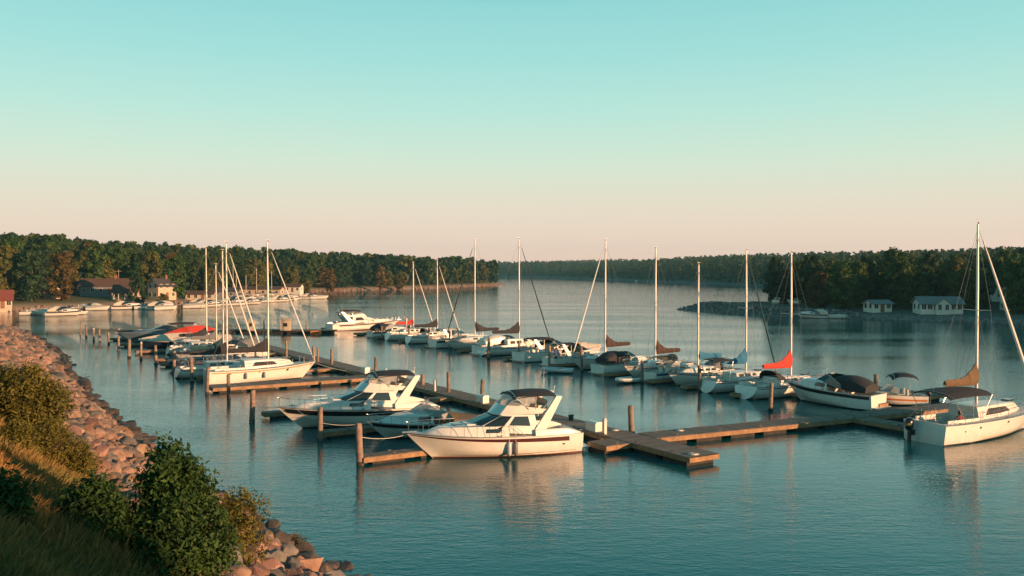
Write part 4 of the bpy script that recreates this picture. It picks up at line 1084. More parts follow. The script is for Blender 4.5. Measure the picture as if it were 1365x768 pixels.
for i, (px, py, sz, lab) in enumerate([(60,612,.85,'low dry tuft bush below the large olive bush'),(98,632,.7,'dry yellow bush at the edge of the rocks'),(20,600,.6,'short dry bush in the grass under the olive bush')]):
    p5, t5 = on_bank(px, py); k = sz*t5/27
    shrub('shrub', lab, 'shrub', p5, [(0,0,.55*k,.6*k),(.5*k,0,.4*k,.5*k),(-.5*k,0,.45*k,.5*k),(.1*k,0,.95*k,.4*k)], 6500, .085, 'leafdrylit', .38, seed=20+i)
p6, t6 = on_bank(4, 690); k = t6/15*.55
shrub('shrub', 'dark green shrub at the left edge of the shaded grass', 'shrub', p6, [(0,0,.4*k,.45*k),(-.4*k,0,.5*k,.5*k),(.25*k,0,.2*k,.3*k)], 3000, .12, 'leafnear', .45, seed=30)
p7, t7 = on_bank(355, 752)
for i, (px, py, lab) in enumerate([(392,738,'small rust coloured weed among the waterside boulders')]):
    q7, t7 = on_bank(px, py); k = t7/25*.6
    shrub('weed', lab, 'plant', q7, [(0,0,.45*k,.35*k),(.25*k,0,.35*k,.3*k)], 500, .10, 'leafC', .3, seed=33)

M['grass'] = mat('dry_grass', (.13,.14,.038), .8, col2=(.42,.21,.065), vscale=.55, trans=.2)
def grass():
    g = np.random.default_rng(8); n = 110000; A = A0-6+(g.uniform(0,1,n)**1.6)*60; S = g.uniform(7.2,14.5,n)
    tab_a = np.linspace(A0-8, A0+60, 120); tab_s = np.linspace(6.5, 15, 36)
    T = np.array([[bank_pt(a, s)[:] for s in tab_s] for a in tab_a])
    fa = (A-tab_a[0])/(tab_a[1]-tab_a[0]); fs_ = (S-tab_s[0])/(tab_s[1]-tab_s[0]); i, j = fa.astype(int), fs_.astype(int); ua, us = (fa-i)[:,None], (fs_-j)[:,None]
    i = np.clip(i,0,118); j = np.clip(j,0,34)
    C = (T[i,j]*(1-us)+T[i,j+1]*us)*(1-ua)+(T[i+1,j]*(1-us)+T[i+1,j+1]*us)*ua
    cl = noise2(C[:,0],C[:,1],.9,4); keep = (cl > .08) & (C[:,1] > 3); C = C[keep]; cl = cl[keep]; n = len(C)
    h = g.uniform(.12,.34,n)*(.6+.8*cl); a = g.uniform(0,6.28,n); w = .012+.012*g.random(n); dx = np.stack([np.cos(a),np.sin(a),np.zeros(n)],1)
    le = g.normal(size=(n,3))*.10; le[:,2] = 0; le += np.array((.06,-.02,0))
    up = np.array((0,0,1.))
    V = np.stack([C-dx*w[:,None], C+dx*w[:,None], C+up*(h*.55)[:,None]+le*.4+dx*(w*.7)[:,None], C+up*(h)[:,None]+le], 1).reshape(-1,3); q = np.arange(n)*4
    F = np.concatenate([np.stack([q,q+1,q+2],1), np.stack([q,q+2,q+3],1)])
    me = np_mesh('grass', V, F, ['grass']); o = bpy.data.objects.new('grass', me); col.objects.link(o); tag(o, 'rough dry grass growing on the near slope', 'grass', kind='stuff')
grass()
# ------------------------------------------------------------------ docks
U = Vector((-.527,.849,0)).normalized(); VV = Vector((-.849,-.527,0)).normalized(); J = Vector((7.4,55.6,0))
OB = Vector((19.3,75.6,0))
def A_(s, v): return J+U*s+VV*v
def B_(s, w): return OB+U*s-VV*w
def dock(name, label, p, q, width, z=.55, th=.16, group=None, beam='beam', cat='dock', floats=True):
    """boards laid across, fascia beams, dark floats; local x runs from p to q"""
    d = q-p; ln = d.length; o = thing(name, label, cat, (p.x,p.y,0), math.atan2(d.y,d.x), group); w = width/2; r = random.Random(int(p.x*31+q.y*7))
    mb = MB(); x = 0
    nb = max(1, int(ln/.16)); bw = ln/nb
    if ln < 40 and p.y < 80:
        for i in range(nb): e = r.uniform(-.03,.03); mb.box(i*bw+.006,(i+1)*bw-.006,-w+e-.02,w+e+.02,z-.035+r.uniform(-.004,.004),z+r.uniform(-.006,.006))
    else: mb.box(0,ln,-w-.02,w+.02,z-.035,z)
    mb.build('deck_boards', 'plank', o)
    mb = MB()
    for sd in (1,-1): mb.box(0,ln,sd*w-.04,sd*w+.04,z-.30,z-.037)
    mb.box(-.045,.0,-w-.04,w+.04,z-.30,z-.037); mb.box(ln,ln+.045,-w-.04,w+.04,z-.30,z-.037); mb.build('fascia_beam', beam, o)
    if floats:
        mb = MB(); n = max(1,int(ln/2.6))
        for i in range(n): c = (i+.5)*ln/n; mb.box(c-1.0,c+1.0,-w+.08,w-.08,-.3,z-.31)
        mb.build('float', 'beamdark', o)
    for i in range(max(1,int(ln/3.2))):
        c = (i+.5)*ln/max(1,int(ln/3.2))
        for sd in (1,-1): cleat(o, c, sd*(w-.14), z+.004)
    return o
dock('pier', 'long main wooden pier running away between the two boat rows', A_(-6.6,0), A_(112,0), 2.2)
dock('cross_dock', 'orange lit cross dock from main pier towards the boats on the right', J+Vector((1.2,.55,0)), J+Vector((.897,.44,0))*32, 2.0, .54)
dock('finger_dock', 'short dark finger dock behind the outboard of the right hand sailboat', J+Vector((.897,.44,0))*19.0-Vector((.5,-.9,0)), J+Vector((.897,.44,0))*19.0-U*6.2, 1.5, .50)
dock('finger_dock', 'finger dock under the bow of the white bimini runabout', Vector((29.5,70.2,0)), Vector((24.6,76.5,0)), 1.2, .48)
dock('finger_dock', 'short lit dock at the stern of the large front cruiser', A_(-.6,1.15), A_(-.6,3.0), 1.8, .53)
FING = [(3.9,16.4,'weathered finger dock left of the large front cruiser'),(12.6,15.6,'finger dock between the two large motor cruisers'),(22.3,16.6,'finger dock left of the black striped cruiser'),
        (39.2,16.6,'sunlit finger dock in front of the white sailboat'),(48.6,15.6,'finger dock behind the white sailboat'),(55.0,15.6,'finger dock between the two dark covered sailboats'),(63.5,16.4,'finger dock beside the blue tarped small boat'),
        (69.5,16,'finger dock between the charcoal tarp boat and the short masted sailboat'),(82,16.2,'finger dock beside the cream covered boat'),(95,16.2,'finger dock left of the red covered boat'),(107.5,16,'outermost finger dock of the main pier')]
for s, v, lab in FING: dock('finger_dock', lab, A_(s,1.15), A_(s,v), 1.0 if s != 39.2 else 2.6, .46 if s != 39.2 else .5, group='finger docks of the main pier')
dock('pier', 'second pier hidden behind the row of sailboats', B_(-9.5,13.6), B_(112,13.6), 2.0, .5)
for i, s in enumerate((0.8,7,11.8,18.6,28.8,38.8,50.8,60.8,69.8,79,88,104)):
    lab = ['finger dock beside the red covered sailboat','finger dock between the two blue covered sailboats','finger dock left of the short masted blue covered sailboat','finger dock between the two brown covered sailboats','finger dock left of the nearer brown covered sailboat','finger dock beside the dark topped express cruiser','finger dock between the two tall charcoal covered sailboats','finger dock by the striped canopy boats','finger dock beside the red flagged sailboat','finger dock left of the red covered small sailboat','finger dock right of the motor yacht','finger dock left of the motor yacht'][i]
    dock('finger_dock', lab, B_(s,.4), B_(s,12.5), .9, .42, group='finger docks of the second pier')
fd = dock('fuel_dock', 'dark fuel dock on the open water behind the white sailboat', P(300,440.5,.4), P(446,441.5,.4), 3.0, .6, beam='beamdark', group=None)

# ------------------------------------------------------------------ piles
def pile(x, y, top, r=.15, label='', group='mooring piles', cap=False):
    rr = random.Random(int(x*97+y*13)); lx, ly = rr.uniform(-.05,.05), rr.uniform(-.05,.05)
    o = thing('mooring_pile', label, 'pile', (x,y,0), rr.uniform(0,6.28), group); mb = MB(); rs = []
    for u, k in ((-1.2,1.08),(0,1.06),(top*.3,1.0),(top*.6,.98),(top*.93,.95),(top,.82)):
        rs.append([(lx*u+r*k*(1+rr.uniform(-.05,.05))*math.cos(a), ly*u+r*k*(1+rr.uniform(-.05,.05))*math.sin(a), u) for a in [2*math.pi*q/11 for q in range(11)]])
    mb.rings(rs); mb.build('post', 'pilewood', o, smooth=True)
    mb = MB(); rs = [[(r*1.09*math.cos(a), r*1.09*math.sin(a), u) for a in [2*math.pi*q/11 for q in range(11)]] for u in (-.3,.22)]; mb.rings(rs); mb.build('tide_stain', 'beamdark', o, smooth=True)
    if cap: mb = MB(); mb.rings([[(lx*top+r*k*math.cos(a), ly*top+r*k*math.sin(a), u) for a in [2*math.pi*q/11 for q in range(11)]] for u, k in ((top-.08,1.05),(top+.01,1.05),(top+.16,.1))]); mb.build('pile_cap', 'pilecap', o, smooth=True)
def pile_px(px, yw, yt, label, r=None, cap=False):
    p = P(px, yw, 0); t = P(px, yt, 0); rt = ray(px, yt); z = H_CAM+rt.z/rt.y*p.y
    pile(p.x, p.y, z, r or .16, label, cap=cap)
for a in [(480,620,564,'thick pile at the end of the finger dock by the front cruiser',.2),
          (427,588,542,'pile standing off the black striped cruiser hull',.17),(336,563,520,'dark pile at the end of the dock left of the black striped cruiser',.19),
          (305,531,499,'pile at the outer corner of the sunlit dock',.16),(276,526,490,'second pile from the outer corner of the sunlit dock',.15),(256,511,476,'pile behind the stern of the white sailboat',.17),
          (232,500,468,'pile between the blue tarped small boat and the charcoal tarp boat',.17),(208,487,460,'pile beside the stern of the blue tarped small boat',.17),(188,480,457,'pointed pale capped pile in front of the cream covered boat',.14,True),
          (172,477,452,'thick pile at the bow of the cream covered boat',.2),(158,468,449,'pile left of the cream covered boat bow',.16),(145,459,443,'pile at the bow of the slate blue cruiser',.16),
          (133,456,439,'fourth pile from the outer end of the main pier row',.15),(125,454.5,438.5,'third pile from the outer end of the main pier row',.15,True),(115,450,433,'reddish pile second from the outer end of the main pier row',.17),(107,448,428,'thin pale pile at the outer end of the main pier row',.1),
          (842,580,541,'thick pile at the junction of main pier and cross dock',.2),(642,541,506,'pile on the far side of the pier above the front cruiser',.17),(598,531,496,'pile on the far side of the pier behind the small sport cruiser',.16),
          (563,521,499,'pile on the far side of the pier behind the black striped cruiser',.2),(500,505,476,'pile behind the canvas top of the black striped cruiser',.16),(442,492,465,'pile by the bow of the white sailboat on the pier far side',.17),
          (418,489,462,'pile just left of the white sailboat bow on the pier',.18),(424,489,464,'thin pile paired beside a thicker one at the white sailboat bow',.12),(382,480,454,'pile on the far side of the pier behind the white sailboat cabin',.14),
          (1027,548,510,'pile in front of the red covered sailboat hull',.16),(933,522,487,'pile in front of the short masted blue covered sailboat',.17),(856,511,482,'pile beside the round white dinghy',.16),
          (776,496,460,'pale lit pile at the bow of the nearer brown covered sailboat',.16,True),(732,492,461,'pile behind the grey dinghy',.15),(691,482,455,'pile beside the person in blue',.15),(651,478,449,'pile at the bow of the tall charcoal covered sailboat',.2),
          (600,466,441,'thin pale pile left of the dark tall forestay',.12),(571,462,437,'thin pale pile before the red flagged sailboat',.12),(545,457,434,'thick pile left of the red flagged sailboat',.16),(509,452,434,'thin pale pile beside the motor yacht bow',.12),
          (1114,525,499,'thick pile behind the dark topped express cruiser bow',.22),(1168,527,499,'pile at the stern of the dark topped express cruiser',.2),
          (409,444,428,'dark short pile on the fuel dock',.13),(352,443,427,'dark thin pile on the fuel dock between kiosks',.13)]:
    pile_px(a[0], a[1], a[2], a[3], a[4], len(a) > 5)

# ------------------------------------------------------------------ boats of the near row
rA1, hA1 = fly_cruiser('large white flybridge cruiser with maroon stripe and two fenders, nearest boat', (3.75,55.0), (-.935,-.354), 10.6, 3.5, 'maroon')
def W(root, v): return root.matrix_world @ v
bpy.context.view_layer.update()
for t, lab, m in ((.447,'dark grey fender hanging on the side of the front cruiser','fender'),(.487,'pale fender hanging beside a dark one on the front cruiser','gelgrey')):
    p = hA1.p(t, .62, 1, .13); p.z = .58; fender(W(rA1, p), lab, m, .85, .14, .75)
rA2, hA2 = fly_cruiser('white flybridge cruiser with wide black stripe and black canvas top', (-5.9,65.6), (-.915,-.40), 11.3, 3.6, 'black', top='canvas')
rA3, hA3 = express_cruiser('small grey white sport cruiser with black stripe between two large cruisers', (-2.3,60.7), (-.90,-.44), 7.9, 2.7, stripe='black', top='tonneau', topm='canvastan', arch=False)
st = A_(45.4,15.6)
rA4, hA4 = sailboat('white sailboat with brown cabin windows moored along the sunlit finger dock', st, -VV+Vector((.04,-.02,0)), 11.0, 3.3, 6.1, 13.9, 'canvas', 4.0, 'sailwhite', up=1.5, stripe='brass' , cabwin='glassb', fs=1.35, fb=1.75, swoosh=True, kind='power', jibr=.06)
hull_ports(rA4, hA4, [(.18,1.0,.22,.05),(.72,1.1,.14,.14),(.45,1.05,.10,.05)], 'glass')
bpy.context.view_layer.update()
for t, lab in ((.33,'grey fender on the white sailboat side nearer its stern'),(.5,'longer grey fender amidships on the white sailboat')):
    p = hA4.p(t, .7, -1, .13); p.z = .75; fender(W(rA4, p), lab, 'fender', .6, .13, .6)
def mast_v(s, px):
    k = (px-682.5)/FPX; a = J+U*s
    return (a.x-k*a.y)/(k*VV.y-VV.x)
def sailA(label, s, px, h, L, mx, **kw):
    v = mast_v(s, px)+mx; return sailboat(label, A_(s, v), -VV, L, L*.32, mx, h, **kw)
sailA('charcoal covered sailboat with tallest mast left of the white sailboat', 51.8, 302, 13.9, 9.5, 5.3, cover='canvas', boom=3.8, stripe='black', jib='sailwhite', up=1.3)
sailA('dark teal covered sailboat behind the charcoal tarp boat', 58.2, 297, 13.2, 9.0, 5.0, cover='canvasteal', boom=3.6, jib='sailwhite', gel='gelnavy', up=1.2)
sailA('sailboat with the shortest mast of the left group', 73.2, 288, 11.7, 8.5, 4.6, cover='canvasgrey', boom=3.2, jib='sailwhite', up=1.)
sailA('sailboat with the leftmost mast beside the cream covered boat', 79.0, 275, 14.0, 9.5, 5.2, cover='canvas', boom=3.6, jib=None, up=1.2)
r_, h_ = tarp_boat('small boat with slate blue cover and outboard left of white sailboat', A_(60.9,10.2), VV, 6.2, 2.3, 'gelblue', 'canvasgrey', .5, .7, 1.0, outboard=True)
tarp_boat('long low boat under a flat charcoal tarp', A_(66.6,5.4), VV, 9.0, 2.7, 'gelgrey', 'canvas', .55, 1.0, 1.25)
tarp_boat('sleek dark hulled boat under a peaked cream cover', A_(87.2,2.6), VV, 12.8, 3.0, 'gelnavy', 'canvascream', 1.25, 1.0, 1.45, peak=.6)
rA8, hA8 = express_cruiser('slate blue express cruiser with tan windshield canvas near the outer pier end', A_(101.3,2.4), VV, 13.2, 3.6, 'gelblue', None, 'bimini', 'canvasbrown', True, fs=1.3, fb=1.7, screen='glass')
tarp_boat('boat with a bright red cover behind the cream covered boat', A_(94.2,3.0), VV, 8.0, 2.6, 'gel', 'canvasred', 1.9, 1.0, 1.3)
tarp_boat('small boat with a red cover in the shade beside the slate blue cruiser', A_(98.0,2.4), VV, 7.0, 2.4, 'gel', 'canvasred', 1.2, .9, 1.2)
express_cruiser('small white cruiser with charcoal top right of the cream covered boat', A_(83.9,2.6), VV, 8.6, 2.4, 'gel', 'bluestripe', 'bimini', 'canvas', False, fs=1.05, fb=1.4)
express_cruiser('white cruiser between the charcoal tarp boat and the short masted sailboat', A_(70.0,2.4), VV, 8.4, 2.4, 'gel', 'black', 'camper', 'canvasgrey', False, fs=1.1, fb=1.45, screen='glass')
tarp_boat('low boat under a long black cover at the outer pier end', A_(109.8,6), VV, 9., 2.5, 'gelgrey', 'canvas', .5, 1.1, 1.3)

# ------------------------------------------------------------------ boats of the middle row
def mast_s(w, px):
    k = (px-682.5)/FPX; a = OB-VV*w
    return (a.x-k*a.y)/(k*U.y-U.x)
def sailB(label, px, h, L, mx, out=False, gap=.6, **kw):
    kw.setdefault('fs', 1.1); kw.setdefault('fb', 1.42)
    """out: bow towards the open channel"""
    w = gap+(L-mx if out else mx); s = mast_s(w, px)
    st = B_(s, gap+(L if out else 0)); return sailboat(label, st, VV if out else -VV, L, L*.325, mx, h, **kw)
rB13, hB13 = sailB('sailboat with bright red sail cover', 1055, 12.6, 11.0, 6.0, cover='canvasred', boom=3.6, jib=None, up=1.7, stripe='bluestripe', spread=(.5,), dodger='canvas')
sailB('sailboat with blue sail cover and dark teal furled jib beside the red covered one', 995, 12.9, 9.5, 5.2, cover='canvasblue', boom=3.2, jib='canvasteal', up=1.5, gel='gel', bimini='canvas')
rB11, hB11 = sailB('short masted sailboat with a straight blue sail cover', 931, 11.6, 8.6, 4.6, True, cover='canvasblue', boom=3.1, jib=None, up=.5, gel='gel', dodger='canvasgrey')
sailB('sailboat with dark brown sail cover behind the round white dinghy', 874, 13.3, 9.2, 5.0, True, cover='canvasbrown', boom=3.4, jib=None, up=1.6, dodger='canvasbrown')
sailB('sailboat with dark brown sail cover and white furled jib leaning left', 807, 14.4, 9.8, 5.0, True, cover='canvasbrown', boom=3.6, jib='sailwhite', up=1.6, stripe=None, jibr=.085)
sailB('tall sailboat with charcoal cover and black furled jib leaning right', 692, 15.2, 11.2, 6.0, cover='canvas', boom=4.2, jib='canvas', up=1.7, long_cabin=True, cabwin='glassb')
sailB('tall sailboat with charcoal cover and black furled jib leaning left', 633, 15.3, 10.5, 5.6, True, cover='canvas', boom=4.0, jib='canvas', up=1.6)
rB3, hB3 = sailB('striped sailboat with long dark sail cover and a flag at its stern', 583, 12.6, 9.2, 5.2, cover='canvas', boom=4.0, jib='sailwhite', up=1.2, dodger='canvas')
sailB('sailboat with a small red sail cover near the motor yacht', 551, 12.2, 8.8, 4.8, cover='canvasred', boom=3.0, jib='sailwhite', up=.5)
s7 = mast_s(6, 738)
express_cruiser('express cruiser with curved black canvas top and grey windshield', B_(s7,.8), -VV, 10.2, 3.2, 'gel', None, 'bimini', 'canvas', True, fs=1.15, fb=1.6, screen='glass')
tarp_boat('boat with a tan orange cover behind the express cruiser', B_(mast_s(9,772)+1.5,7.2), -VV, 6.5, 2.4, 'gel', 'canvascream', .8, 1.2, 1.4)
s4 = mast_s(5, 612)
express_cruiser('motor boat with black gap and pale striped canopy left of dark tall forestay', B_(s4,.6), -VV, 8.5, 2.9, 'gel', 'black', 'bimini', 'canvascream', True, fs=1.1, fb=1.5)
s5 = mast_s(5, 664)
express_cruiser('white cabin boat with a row of square windows between two tall masts', B_(s5-1.6,.8), -VV, 9.6, 3.1, 'gel', None, 'camper', 'gel2', False, fs=1.2, fb=1.5, screen='glass')
# motor yacht
sy = mast_s(7, 478)
ry, hy = fly_cruiser('long white motor yacht with dark window band at the far end of the row', B_(sy-.5,1.0), -VV, 14.2, 4.2, 'maroon', top='canvasbrown', curtains=False, glass='glassb')
express_cruiser('small white cruiser moored beside the motor yacht bow', B_(82.5,.8), -VV, 7.6, 2.6, 'gel', 'black', 'camper', 'canvas', False, fs=.95, fb=1.3)
dinghy('grey inflatable dinghy tied behind the express cruiser', B_(mast_s(-1.6,752),-.4), VV+U*.9, 3.6, 1.7, 'gelgrey')
dinghy('round white dinghy beside the brown covered sailboat', B_(mast_s(-.4,838),.6), VV-U*.2, 3.0, 1.7, 'gel')

# ------------------------------------------------------------------ boats on the right
express_cruiser('white cruiser with low charcoal canvas between the two brown covered sailboats', B_(20.9,.9), -VV, 7.8, 2.6, 'gel', None, 'camper', 'canvas', False, fs=1.05, fb=1.4, screen='glass')
express_cruiser('small cruiser with tan cockpit cover right of the nearer brown covered sailboat', B_(13.2,1.4), -VV, 6.6, 2.3, 'gel', 'bluestripe', 'bimini', 'canvastan', False, fs=.95, fb=1.25)
express_cruiser('white sport cruiser with radar arch left of the white jib sailboat', B_(29.9,.7), -VV, 8.6, 2.8, 'gel', None, 'bimini', 'canvas', True, fs=1.05, fb=1.4, screen='glass')
hd = Vector((.88,.47,0)).normalized()
stR = Vector((26.3,56.5,0))
rR, hR = sailboat('large white sailboat with tan sail cover and black bimini at the right edge', stR, hd, 12.2, 3.45, 5.3, 14.1, 'canvastan', 3.3, 'sailwhite', fs=1.32, fb=1.75, stripe=None, kind='power', up=1.5, cabwin='glassb', jibr=.11, boom_up=1.3, swoosh=True)
make_outboard(rR, -.02, .75, .65, 1.25)
cloth_top(rR, 'bimini_top', 'canvas', .6, 4.9, 1.55, 3.15, .20, .16); hoops(rR, .8, 4.7, 1.52, 3.13, 1.5, 1.6)
hull_ports(rR, hR, [(.28,.95,.08,.08),(.16,.80,.05,.05),(.52,1.1,.09,.09)], 'glass')
express_cruiser('white express cruiser with black stripe and full black canvas top', Vector((29.0,69.9,0)), Vector((-.66,.75,0)), 8.2, 2.8, 'gel', 'black', 'camper', 'canvas', False, fs=1.2, fb=1.65, screen='glass')
runabout('small white runabout with an arched black bimini and orange side stripe', Vector((33.9,72.7,0)), Vector((-.96,.10,0)), 5.4, 2.2, 'gel', 'orange', True)

# ------------------------------------------------------------------ small things on the docks
def dock_box(label, p, rz, m='gel2', L=1.1, W_=.55, Hh=.6):
    o = thing('dock_box', label, 'storage box', p, rz); mb = MB(); mb.box(-L/2,L/2,-W_/2,W_/2,0,Hh*.8); mb.build('box', m, o)
    mb = MB(); mb.rings([[(-L/2-.03,-W_/2-.03,Hh*.8),(L/2+.03,-W_/2-.03,Hh*.8),(L/2+.03,W_/2+.03,Hh*.8),(-L/2-.03,W_/2+.03,Hh*.8)],[(-L/2,-W_/2+.04,Hh),(L/2,-W_/2+.04,Hh),(L/2,W_/2-.1,Hh),(-L/2,W_/2-.1,Hh)]]); mb.build('lid', m, o)
def pedestal(label, p, rz):
    o = thing('power_pedestal', label, 'pedestal', p, rz, 'power pedestals on the pier'); mb = MB(); mb.box(-.12,.12,-.1,.1,0,.85); mb.build('body', 'vinyl', o)
    mb = MB(); mb.rings([[(-.15,-.13,.85),(.15,-.13,.85),(.15,.13,.85),(-.15,.13,.85)],[(-.08,-.06,1.02),(.08,-.06,1.02),(.08,.06,1.02),(-.08,.06,1.02)]]); mb.build('hood', 'gelgrey', o)
    mb = MB(); mb.box(-.06,.06,-.115,-.1,.5,.7); mb.build('socket', 'rubber', o)
az = math.atan2(U.y,U.x)
dock_box('cream storage box on the pier behind the front cruiser stern', A_(3.0,.55)+Vector((0,0,.555)), az)
dock_box('cream storage box on the pier near the black striped cruiser', A_(17.5,.6)+Vector((0,0,.555)), az)
dock_box('cream storage box on the pier at the white sailboat bow', A_(41.5,.6)+Vector((0,0,.555)), az)
for s, lab in ((1.6,'white power pedestal on the pier near the junction pile'),(9.5,'white power pedestal on the pier behind the small sport cruiser'),(25.5,'white power pedestal on the pier left of the black striped cruiser'),(36,'white power pedestal where the sunlit dock meets the pier')):
    pedestal(lab, A_(s,.75)+Vector((0,0,.555)), az)
for i, (px, lab) in enumerate(((335,'pale fuel kiosk on the far dock between masts'),(381,'larger pale kiosk on the far dock'))):
    q = P(px, 440.5, .6); o = thing('kiosk', lab, 'kiosk', (q.x,q.y,.605), .1, 'kiosks on the fuel dock'); k = .8+.4*i
    mb = MB(); mb.box(-.7*k,.7*k,-.6,.6,0,1.5+.3*i); mb.build('wall','sidingcream',o)
    mb = MB(); mb.rings([[(-.85*k,-.75,1.5+.3*i),(.85*k,-.75,1.5+.3*i),(.85*k,.75,1.5+.3*i),(-.85*k,.75,1.5+.3*i)],[(-.5*k,-.1,1.9+.3*i),(.5*k,-.1,1.9+.3*i),(.5*k,.1,1.9+.3*i),(-.5*k,.1,1.9+.3*i)]]); mb.build('roof','sidingcream',o)
    mb = MB(); mb.box(-.3*k,.3*k,-.62,-.6,.7,1.3); mb.build('window','glass',o)
q = P(421,446,.0); o = thing('float_block', 'orange float block at the end of the fuel dock', 'float', (q.x,q.y,0), .1); mb = MB(); mb.rings([[(-.9,-.5,-.2),(.9,-.5,-.2),(.9,.5,-.2),(-.9,.5,-.2)],[(-.95,-.55,.1),(.95,-.55,.1),(.95,.55,.1),(-.95,.55,.1)],[(-.85,-.45,.65),(.85,-.45,.65),(.85,.45,.65),(-.85,.45,.65)]]); mb.build('block','orange',o)
mb = MB(); mb.box(-.5,.5,-.57,-.52,.25,.45); mb.build('strap','rubber',o)
# flag at the stern of the striped sailboat
bpy.context.view_layer.update()
q = W(rB3, Vector((.25,.2,1.0))); o = thing('flag', 'pinkish white flag hanging from a slanted staff at a sailboat stern', 'flag', q, 0)
mb = MB(); mb.tube([(0,0,0),(-.45,-.2,3.2)], [.03,.02], 5); mb.build('staff','teak',o)
M['flagcloth'] = mat('flag_cloth', (.60,.42,.40), .8, col2=(.70,.62,.58), vscale=3)
mb = MB(); rows = []
for i in range(9):
    u = i/8; rows.append([(-.43+.25*u*(1-.3*v)+1.0*v*(.3+.7*(1-u))*.55, -.19+.06*math.sin(v*9+u*3), 3.15-u*1.9-v*.45) for v in [j/5 for j in range(6)]])
rows2 = [r0+[(x, y+.012, z) for x,y,z in reversed(r0)] for r0 in rows]; mb.rings(rows2); mb.build('cloth','flagcloth',o,smooth=True)

# mooring lines and coils
def line(label, a, b, sag=.25):
    o = thing('mooring_line', label, 'rope', (a.x,a.y,a.z)); d = b-a; mb = MB()
    mb.tube([(d.x*u, d.y*u, d.z*u-sag*4*u*(1-u)) for u in [i/10 for i in range(11)]], .016, 5); mb.build('rope', 'vinyl', o)
bpy.context.view_layer.update()
def hp(root, h, t, sd): p = h.p(t,1,sd); return W(root, Vector((p.x, p.y*.92, p.z+.02)))
pl_ = lambda px, yw, z: Vector((P(px,yw).x, P(px,yw).y, z))
line('bow line from the front cruiser to the thick dock end pile', hp(rA1,hA1,.93,-1), pl_(480,620,1.6))
line('stern line from the front cruiser to the pier', hp(rA1,hA1,.03,-1), A_(3.4,1.1)+Vector((0,0,.6)), .15)
line('bow line from the black striped cruiser to its pile', hp(rA2,hA2,.9,1), pl_(427,588,1.5))
line('second bow line of the black striped cruiser to the dark pile', hp(rA2,hA2,.93,-1), pl_(336,563,1.4))
line('bow line from the small sport cruiser to the pile beside it', hp(rA3,hA3,.9,-1), pl_(427,588,1.2))
line('stern line of the white sailboat to the pile behind it', hp(rA4,hA4,.05,1), pl_(276,526,1.4))
line('bow line of the white sailboat to the pier', hp(rA4,hA4,.95,1), A_(42.5,1.)+Vector((0,0,.6)))
line('stern line of the right hand sailboat to the short dark dock', hp(rR,hR,.04,1), J+Vector((.897,.44,0))*19.0-U*5.6+Vector((0,0,.55)), .2)
def coil(label, p, R_=.28):
    o = thing('rope_coil', label, 'rope', p); mb = MB(); mb.tube([((R_-.012*i/3)*math.cos(i*.52), (R_-.012*i/3)*math.sin(i*.52), .02+.011*(i//12)) for i in range(54)], .018, 5); mb.build('rope', 'vinyl', o)
coil('pale rope coil heaped at the near end of the main pier', A_(-6.1,.35)+Vector((0,0,.56)), .34)
coil('rope coil on the cross dock near the main pier', J+Vector((.897,.44,0))*4.2+Vector((-.2,.3,.55)))
coil('rope coil on the pier beside the white power pedestal', A_(2.2,-.6)+Vector((0,0,.56)))
for i, (q, lab) in enumerate(((A_(7.,-.5),'green plastic tub standing on the pier behind the front cruiser'),(A_(15.,.5),'dark bucket on the pier behind the black striped cruiser'))):
    o = thing('bucket', lab, 'bucket', q+Vector((0,0,.556))); mb = MB(); mb.rings([[(rr_*math.cos(a), rr_*math.sin(a), z_) for a in [2*math.pi*k/12 for k in range(12)]] for rr_, z_ in ((.16,0),(.2,.36),(.21,.37),(.185,.36),(.15,.03))]); mb.build('tub', ('canvasteal','rubber')[i], o)
    mb = MB(); mb.tube([(.2*math.cos(a), .02, .36+.2*math.sin(a)) for a in [math.pi*k/8 for k in range(9)]], .008, 4); mb.build('handle','wire',o)
